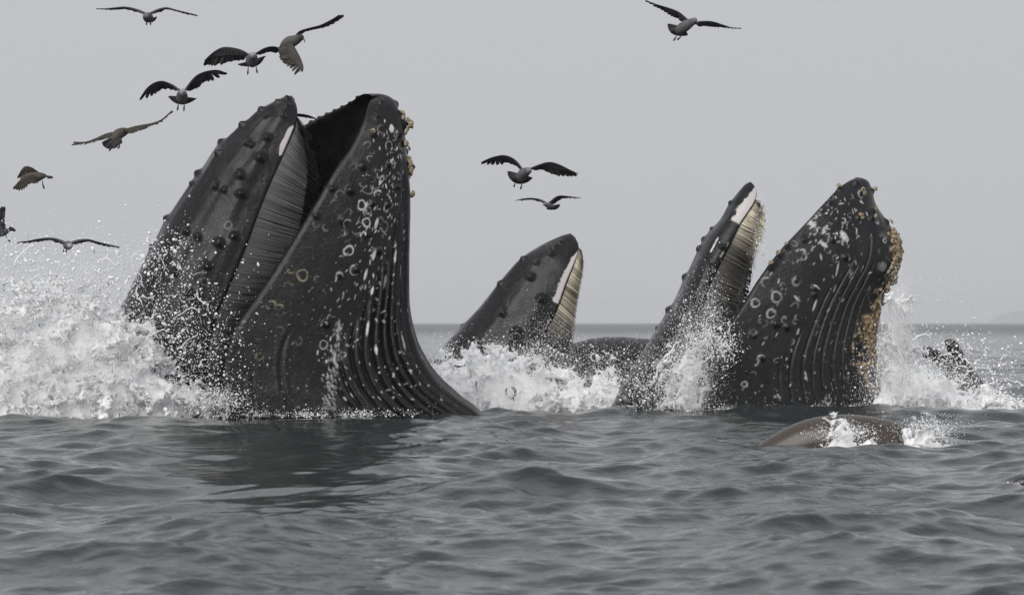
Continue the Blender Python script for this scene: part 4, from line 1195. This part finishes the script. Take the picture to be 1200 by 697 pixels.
gull('brown gull seen side on with both wings pushed back and tail pointing at the whale', 40.0, [(53, 205.8, 0, 2.2), (48, 206.5, 0, 4.5), (42, 207.5, 0, 6), (35, 208, 0, 5.5), (29, 209, 0, 4.2), (25, 210, 0, 3)],
     [(z([(36, 204.5), (29, 206.5), (22, 212), (15, 220)], -.1, -.35), z([(48.5, 212.5), (41, 215.5), (35, 215.5), (29, 221), (22, 223.5), (15.5, 221.5)], -.12, -.35)),
      (z([(45, 202.5), (37, 196.3), (30, 194.8), (25, 198.5), (20.5, 207)], .1, .35), z([(50, 205), (42, 204.5), (34, 204.5), (27, 206.5), (20.5, 208.8)], .12, .35))],
     ((51, 205, 0), z([(61.5, 207), (62, 208.3), (60, 209.3), (57, 209.5)], .03, -.03)), None, [z([(49.5, 212), (50, 216), (51.6, 221.5)])], tone=(.085, .073, .063), wtone=(.065, .055, .048), head=(.08, .07, .06))
gull('gull with one wing straight up and a dark tail, above the tall splash', 40.0, [(9, 270.5, .1, 2.6), (4, 271.5, .05, 5), (-3, 272, 0, 6), (-11, 271, -.05, 5), (-15, 270, -.08, 4), (-18, 270, -.1, 2.5)],
     [(z([(-4, 268), (-6, 257), (-3, 248), (1.5, 242)], -.05, -.15), z([(8, 269), (5.5, 259), (6.5, 249), (6, 243)], -.05, -.15)),
      (z([(-8, 268), (-16, 260), (-28, 254), (-40, 253)], .05, .35), z([(-2, 270), (-12, 265), (-26, 259), (-40, 254.5)], .15, .4))],
     ((8, 270.5, .1), z([(13, 265.3), (15.5, 267), (18.5, 269.8), (17, 271)], .12, .12)), [(-18.5, 270.3, -.1), (-21.5, 271.5, -.12)], [z([(6, 273), (8.3, 280), (13, 283.3)])])
gull('gull skimming head on through the spray with long drooping wings', 37.0, [(79.5, 287.5, .22, 2), (79, 287.5, .12, 4.6), (79.5, 287.5, 0, 5.4), (81, 287.6, -.1, 4.4), (82, 288.2, -.16, 3.4), (82.3, 288.6, -.2, 2)],
     [(z([(75, 285), (66, 280.7), (56, 279.5), (44, 280.3), (33, 282.5), (20, 284)], -.05, .05), z([(75.5, 287), (67, 284), (57, 281.7), (46, 283), (34, 285), (20.5, 284.9)], .18, .12)),
      (z([(84.5, 285), (93, 282), (103, 281.3), (113, 283.3), (126, 286.5), (140, 289.5)], -.05, .05), z([(85, 287.3), (94, 284.8), (104, 283.4), (115, 286.6), (128, 289.8), (140, 290)], .18, .12))],
     ((79, 288, .2), z([(74, 289), (76, 291), (79, 291.5), (82, 290.5)], .35, .35)), [(82.4, 289.4, -.2), (82.2, 292, -.25)], [z([(75.5, 290), (74.6, 293), (74.2, 295.5)]), z([(78, 290.5), (77.6, 293), (77, 296)])], head=(.3, .3, .3))
gull('gull with wings arched and tail fanned, flying above a smaller gull', 40.0, [(608, 211, .12, 3), (610.5, 207.5, .07, 6), (613.5, 203.5, 0, 6.3), (617.5, 200.8, -.08, 4.8), (620, 199.8, -.13, 3.6), (621.5, 199.8, -.16, 2)],
     [(z([(612, 198), (605, 189), (598, 184), (589, 181.8), (578, 183.8), (569, 187.5), (563.5, 190.5)], 0, .1), z([(609.5, 201), (605.5, 195), (600, 193), (593, 190.8), (586, 192.7), (575, 193.3), (565, 192.5)], .15, .2)),
      (z([(620, 198), (632, 193), (640, 190.3), (647, 190), (657, 193.3), (668, 199), (677.5, 203.5)], 0, .1), z([(623, 201), (634, 198.3), (640, 200), (648, 204), (658, 206.5), (668, 207.3), (675, 206)], .15, .2))],
     ((612, 205, .06), z([(594.8, 202), (596, 207), (600.5, 212.5), (607, 215.5), (614, 215), (619, 213), (623.3, 209.8)], .2, .1)), [(621.8, 200.5, -.17), (623, 202, -.2)], [z([(604.3, 213), (603.3, 216), (602, 219.3)]), z([(611.8, 213.5), (611.2, 217.5), (610, 222)])])
gull('smallest gull, farther off, heading away from the others with thin dark wings', 62.0, [(648, 243, .1, 1.4), (646, 242, .05, 3), (643, 241, 0, 3.5), (640, 239.8, -.05, 2.6), (638.6, 239.2, -.08, 2), (637.8, 239.2, -.1, 1.2)],
     [(z([(640, 238), (631, 233.8), (621, 232.4), (612, 233.3), (604.5, 235)], 0, .1), z([(640, 239.5), (631, 235.6), (621, 234.5), (612, 234.8), (605, 235.3)], .25, .2)),
      (z([(643, 238), (651, 231.2), (657, 229.4), (667, 230.4), (680, 231.8)], 0, .1), z([(648, 239.5), (653, 236.3), (659, 232.8), (668, 232), (680, 232.2)], .25, .2))],
     ((646, 241, .05), z([(656.3, 240), (655, 243), (651, 245.5), (646, 245.8), (641, 245.5)], .2, .1)), [(637.6, 239.6, -.1), (636, 240.3, -.12)], [], nfe=11)
gull('gull soaring high over the right whale with pink red bill and long angled wings', 39.0, [(794, 37.5, .1, 4), (798, 34, .06, 6.2), (804, 30, 0, 6.5), (810, 26.5, -.05, 4.8), (814, 24, -.08, 3.6), (816, 23.8, -.1, 2.2)],
     [(z([(808, 24.5), (797, 15), (789, 11), (782, 8.8), (768, 4.8), (756, .3)], 0, .15), z([(799, 28), (793.5, 21), (788, 19.8), (776, 12), (766, 7.3), (757, 1.8)], .15, .25)),
      (z([(812, 26), (828, 24.8), (838, 26), (848, 29.5), (858, 32.7), (869, 33.3)], -.1, -.3), z([(812, 31.5), (828, 31), (836, 31.7), (848, 33), (858, 34), (868, 33.9)], .05, -.2))],
     ((801, 32, .05), z([(782.5, 29), (783.5, 34), (787.5, 39.5), (795, 42), (801, 42.3), (805.3, 41.7)], .15, .05)), [(816, 25, -.1), (817.6, 26.2, -.12), (818.6, 28, -.13)], [z([(794, 40), (792, 44), (789.3, 48)]), z([(799.5, 40), (797.5, 43.5), (793.5, 47)])])
gull('gull hidden behind the largest whale, only a wing tip showing past the snout', 44.0, [(316, 150, .1, 2), (318, 148, .05, 5), (320, 145, 0, 5.5), (322, 141, -.05, 4.5), (324, 139, -.08, 3.5), (325, 138, -.1, 2)],
     [(z([(324, 141), (335, 136), (346, 133.6), (353, 133.6), (362, 135.5), (370.5, 139.3)], 0, .1), z([(324, 146), (335, 140.5), (346, 137.2), (354, 137), (363, 138.8), (370, 140)], .15, .2)),
      (z([(315, 144), (308, 150), (302, 155), (296, 162), (292, 170)], .1, .3), z([(316, 149), (310, 156), (304, 160), (298, 166), (292, 171)], .25, .4))],
     ((318, 148, .05), z([(312, 154), (315, 156), (319, 156)], .2, .2)), None, [])

# ------------------------------------------------------------------ sea lions
def loft_body(mb, path, rad, seg=26, n=60, flat=1.0, col=(.06, .045, .033), seed=1):
    path = np.array(path, float); rad = np.array(rad, float)
    tt = np.linspace(0, len(path) - 1, n)
    p = catmull(path, tt); r = np.maximum(catmull(rad[:, None], tt)[:, 0], .01)
    v, q, t = tube(p, r, seg)
    c = np.array(col) * (1 + .25 * fbm(v, 3, 3, seed))[:, None]
    mb.add(v, q, t); mb.c.append(np.clip(c, .004, 1))
    return p, r

def flipper(mb, root_, tip, width, col, up=(0, 0, 1)):
    root_, tip = np.array(root_, float), np.array(tip, float)
    n = 9; f = np.linspace(0, 1, n)
    ax = tip - root_; sd = np.cross(ax, np.array(up)); sd /= np.linalg.norm(sd) + 1e-9
    w = width * np.array([.7, .95, 1, .98, .9, .78, .62, .42, .12])
    nn = np.cross(sd, ax); nn /= np.linalg.norm(nn)
    mid = root_ + ax * f[:, None] + sd * (.25 * width * f ** 2)[:, None]
    V_ = np.stack([mid - sd * w[:, None] * .5, mid - sd * w[:, None] * .2 + nn * (.03 * (1 - f))[:, None], mid + sd * w[:, None] * .3 + nn * (.02 * (1 - f))[:, None], mid + sd * w[:, None] * .5, mid - nn * (.02 * (1 - f) + .004)[:, None]], 1)
    mb.add(V_, grid_quads(n, 5, True)); mb.c.append(np.broadcast_to(np.array(col), (n * 5, 3)))

Ys = 30.0
root = thing('sea_lion', 'brown sea lion rolling with only its smooth back above the water', 'sea lion', P(980, 521, Ys))
mb = MB()
SL = (.050, .040, .031)
top = [(a + 10, b_ - 5, r) for a, b_, r in [(868, 548, .16), (884, 533, .2), (897, 518.5, .22), (915, 507, .25), (938, 496.5, .27), (962, 491.2, .28), (990, 490.2, .29), (1018, 494.5, .29), (1042, 500.5, .28), (1065, 508, .26), (1090, 522, .22), (1115, 545, .15), (1140, 575, .10)]]
pth = [P(a, b_, Ys) - np.array([0, 0, r]) for a, b_, r in top]
loft_body(mb, pth, [.07] + [r for *_, r in top][1:-1] + [.06], col=SL, n=90)
for s_ in (-1, 1):
    flipper(mb, P(930, 530, Ys) + np.array([0, s_ * .2, -.2]), P(945, 560, Ys) + np.array([.1, s_ * .6, -.45]), .16, SL)
    flipper(mb, P(1135, 570, Ys) + np.array([0, s_ * .04, -.1]), P(1170, 590, Ys) + np.array([0, s_ * .15, -.15]), .12, SL)
obj('body', mb.mesh('body', M_SEAL), root)

Yf = 57.0
DKS = (.020, .018, .016)
root = thing('sea_lion', 'dark sea lion low in the water beside a raised one, amid far spray', 'sea lion', P(1095, 425, Yf))
mb = MB()
loft_body(mb, [P(1077, 414, Yf), P(1082, 412.5, Yf), P(1089, 413, Yf), P(1097, 417, Yf + .05), P(1106, 424, Yf + .15), P(1122, 440, Yf + .3), P(1150, 465, Yf + .5)], [.06, .10, .115, .115, .14, .18, .18], col=DKS)
for s_ in (-1, 1):
    v, q, t = tube([P(1090, 411, Yf) + np.array([0, s_ * .1, 0]), P(1092, 411.5, Yf) + np.array([0, s_ * .125, -.02])], [.016, .006], 6); mb.add(v, q, t); mb.c.append(np.broadcast_to(np.array(DKS), (len(v), 3)))
obj('body', mb.mesh('body', M_SEAL), root)
root = thing('sea_lion', 'dark sea lion rearing its blunt head and neck up, amid far spray', 'sea lion', P(1128, 432, Yf))
mb = MB()
loft_body(mb, [P(1108, 404, Yf + .3), P(1111, 403, Yf + .3), P(1116, 406, Yf + .3), P(1120, 413, Yf + .3), P(1124, 421, Yf + .3), P(1130, 433, Yf + .4), P(1145, 455, Yf + .6), P(1170, 475, Yf + .8)], [.05, .10, .125, .125, .135, .15, .18, .15], col=DKS)
for s_ in (-1, 1):
    v, q, t = tube([P(1118, 408, Yf + .3) + np.array([0, s_ * .11, 0]), P(1120.5, 409.5, Yf + .3) + np.array([0, s_ * .14, -.02])], [.016, .006], 6); mb.add(v, q, t); mb.c.append(np.broadcast_to(np.array(DKS), (len(v), 3)))
obj('body', mb.mesh('body', M_SEAL), root)
Ye = 22.6
root = thing('sea_lion', 'dark wet snout of a sea lion just breaking the calm surface', 'sea lion', P(1196, 571, Ye))
mb = MB()
loft_body(mb, [P(1186, 570, Ye), P(1190, 567.5, Ye), P(1197, 566, Ye), P(1207, 569, Ye), P(1220, 585, Ye), P(1250, 610, Ye)], [.015, .032, .05, .07, .10, .12], col=DKS)
obj('body', mb.mesh('body', M_SEAL), root)

def fill5(mb, dr):
    g = np.random.default_rng(151)
    def env(px, py):
        t1 = np.interp(px, [945, 962, 976, 990, 1003, 1018, 1030, 1040], [530, 515, 500, 498, 510, 502, 507, 530]); t2 = np.interp(px, [1050, 1062, 1076, 1090, 1105, 1120, 1132], [530, 505, 491, 494, 508, 518, 532])
        return (py - np.minimum(t1, t2)) * .0086 * .8 - .095
    foam_mass(mb, 940, 1140, 480, 530, 29.1, 29.95, .0082, env, 45, lump=.13, lace=.13, lw=.07, slope=.2, front0=.06)
    dr += [cloud(g, 1500, 990, 508, 18, 7, 29.3, .1, .002, .008, 3), cloud(g, 2200, 1088, 506, 17, 9, 29.5, .1, .002, .008, 3), cloud(g, 120, 1060, 495, 40, 12, 29.5, .2, .002, .007, 3)]
splash('sea_lion_splash', 'small crown of broken water running over the brown sea lion back', P(1030, 521, 29.5) * (1, 1, 0), fill5)
def fill6(mb, dr):
    g = np.random.default_rng(161)
    scatter(mb, g, 60, 1135, 425, 42, 20, 56.4, .6, .008, .028)
    for i in range(40):
        p = P(g.normal(1120, 40), g.normal(425, 16), 56.5); strand(mb, g, p, np.array([g.normal(0, .8), 0, g.uniform(0, 1.6)]), g.uniform(.006, .014), T=g.uniform(.1, .25))
    dr += [cloud(g, 650, 1135, 425, 42, 22, 56.4, .5, .005, .026, 2.6), cloud(g, 200, 1095, 400, 25, 10, 56.4, .5, .005, .02, 2.6), cloud(g, 220, 1170, 440, 25, 16, 50, 1.5, .005, .024, 2.4)]
splash('sea_lion_splash', 'far spray thrown up round the two dark sea lions', P(1120, 432, 56.4) * (1, 1, 0), fill6)
def fill7(mb, dr):
    g = np.random.default_rng(171)
    dr += [cloud(g, 260, 1190, 573, 6, 4, 22.5, .05, .0015, .006, 3)]
    scatter(mb, g, 16, 1190, 572, 5, 4, 22.5, .05, .003, .008)
splash('sea_lion_splash', 'tiny splash round the dark snout breaking the calm surface', P(1190, 575, 22.5) * (1, 1, 0), fill7)

# ------------------------------------------------------------------ leaping bait fish
def fish(label, pts, Y, silver, hpx=1.8):
    m = S0 * Y / D0
    p = catmull(np.array([P(a, b_, Y) for a, b_ in pts]), np.linspace(0, len(pts) - 1, 14))
    f = np.linspace(0, 1, 14)
    r = hpx * m * np.interp(f, [0, .12, .4, .75, .92, 1], [.35, .8, 1, .6, .25, .3])
    root = thing('bait_fish', label, 'fish', p[0], 'bait fish leaping from the white water')
    mb = MB(); v, q, t = tube(p, r, 8)
    up = (np.tile(np.cos(np.arange(8) / 8 * 2 * np.pi), 14)) ; c0 = np.array((.55, .57, .6) if silver else (.03, .032, .035))
    mb.add(v, q, t); mb.c.append(np.vstack([c0 * (1 - .35 * (up > .3))[:, None], c0, c0]))
    obj('body', mb.mesh('body', M_FISH), root)
    # forked tail fin
    d = p[-1] - p[-3]; d /= np.linalg.norm(d); sd = np.cross(d, (0, 1, 0)); sd /= np.linalg.norm(sd)
    k = hpx * m * 1.6
    V_ = [p[-1] - d * k * .4, p[-1] + d * k + sd * k, p[-1] + d * k * .45, p[-1] + d * k - sd * k]
    V_ = V_ + [x + np.array([0, .004, 0]) for x in V_]
    mb = MB(); mb.add(V_, [[0, 4, 5, 1], [1, 5, 6, 2], [2, 6, 7, 3], [3, 7, 4, 0]], [[0, 1, 2], [0, 2, 3], [4, 6, 5], [4, 7, 6]]); mb.c.append(np.broadcast_to(c0 * .7, (8, 3)))
    obj('tail_fin', mb.mesh('tail_fin', M_FISH, False), root)
fish('dark fish curled in an arc above the white water below the snout', [(599.5, 453), (603, 456.5), (604, 461), (601.5, 466)], 42.0, False, 2.0)
fish('small dark fish lying level on the crest of the white water', [(532, 428), (538, 429.5), (544, 428)], 42.6, False, 1.4)
fish('tiny dark fish upright in the white water between jaw and curled fish', [(558.5, 447), (558, 451), (558.6, 456)], 42.2, False, 1.2)
fish('tiny dark fish nose down just under the dark snout', [(594, 454), (593, 458), (593.5, 461)], 42.2, False, 1.2)
fish('silver fish diving head first off the upper jaw of the right whale', [(746.5, 444.5), (751, 451), (757.5, 457.5)], 40.0, True, 2.0)
fish('short silver fish tilted in the water streaming between the open jaws', [(776, 442), (780, 443.5), (784, 445.5)], 39.9, True, 1.6)
fish('silver fish rising under another in the water streaming between the open jaws', [(784.5, 446), (781, 450), (777, 456)], 39.9, True, 1.7)
fish('pale fish flat near the waterline at the foot of the right upper jaw', [(734, 475), (740, 476.5), (745, 475)], 39.8, True, 1.6)

# ------------------------------------------------------------------ sea fog
M_HAZE = bpy.data.materials.new('haze'); M_HAZE.use_nodes = True
nt = M_HAZE.node_tree
for n in list(nt.nodes): nt.nodes.remove(n)
ho = nt.nodes.new('ShaderNodeOutputMaterial'); hv = nt.nodes.new('ShaderNodeVolumePrincipled')
hv.inputs['Color'].default_value = (.93, .94, .96, 1); hv.inputs['Density'].default_value = 0.0002
nt.links.new(hv.outputs[0], ho.inputs['Volume'])
hx, hy0, hy1, hz0, hz1 = 16500, -60, 8600, -8.0, 46.0
hvv = [(x, y, zz) for zz in (hz0, hz1) for y in (hy0, hy1) for x in (-hx, hx)]
obj('haze', make_mesh('haze', hvv, [[0, 2, 3, 1], [4, 5, 7, 6], [0, 1, 5, 4], [2, 6, 7, 3], [0, 4, 6, 2], [1, 3, 7, 5]], smooth=False, mat=M_HAZE), kind='stuff')
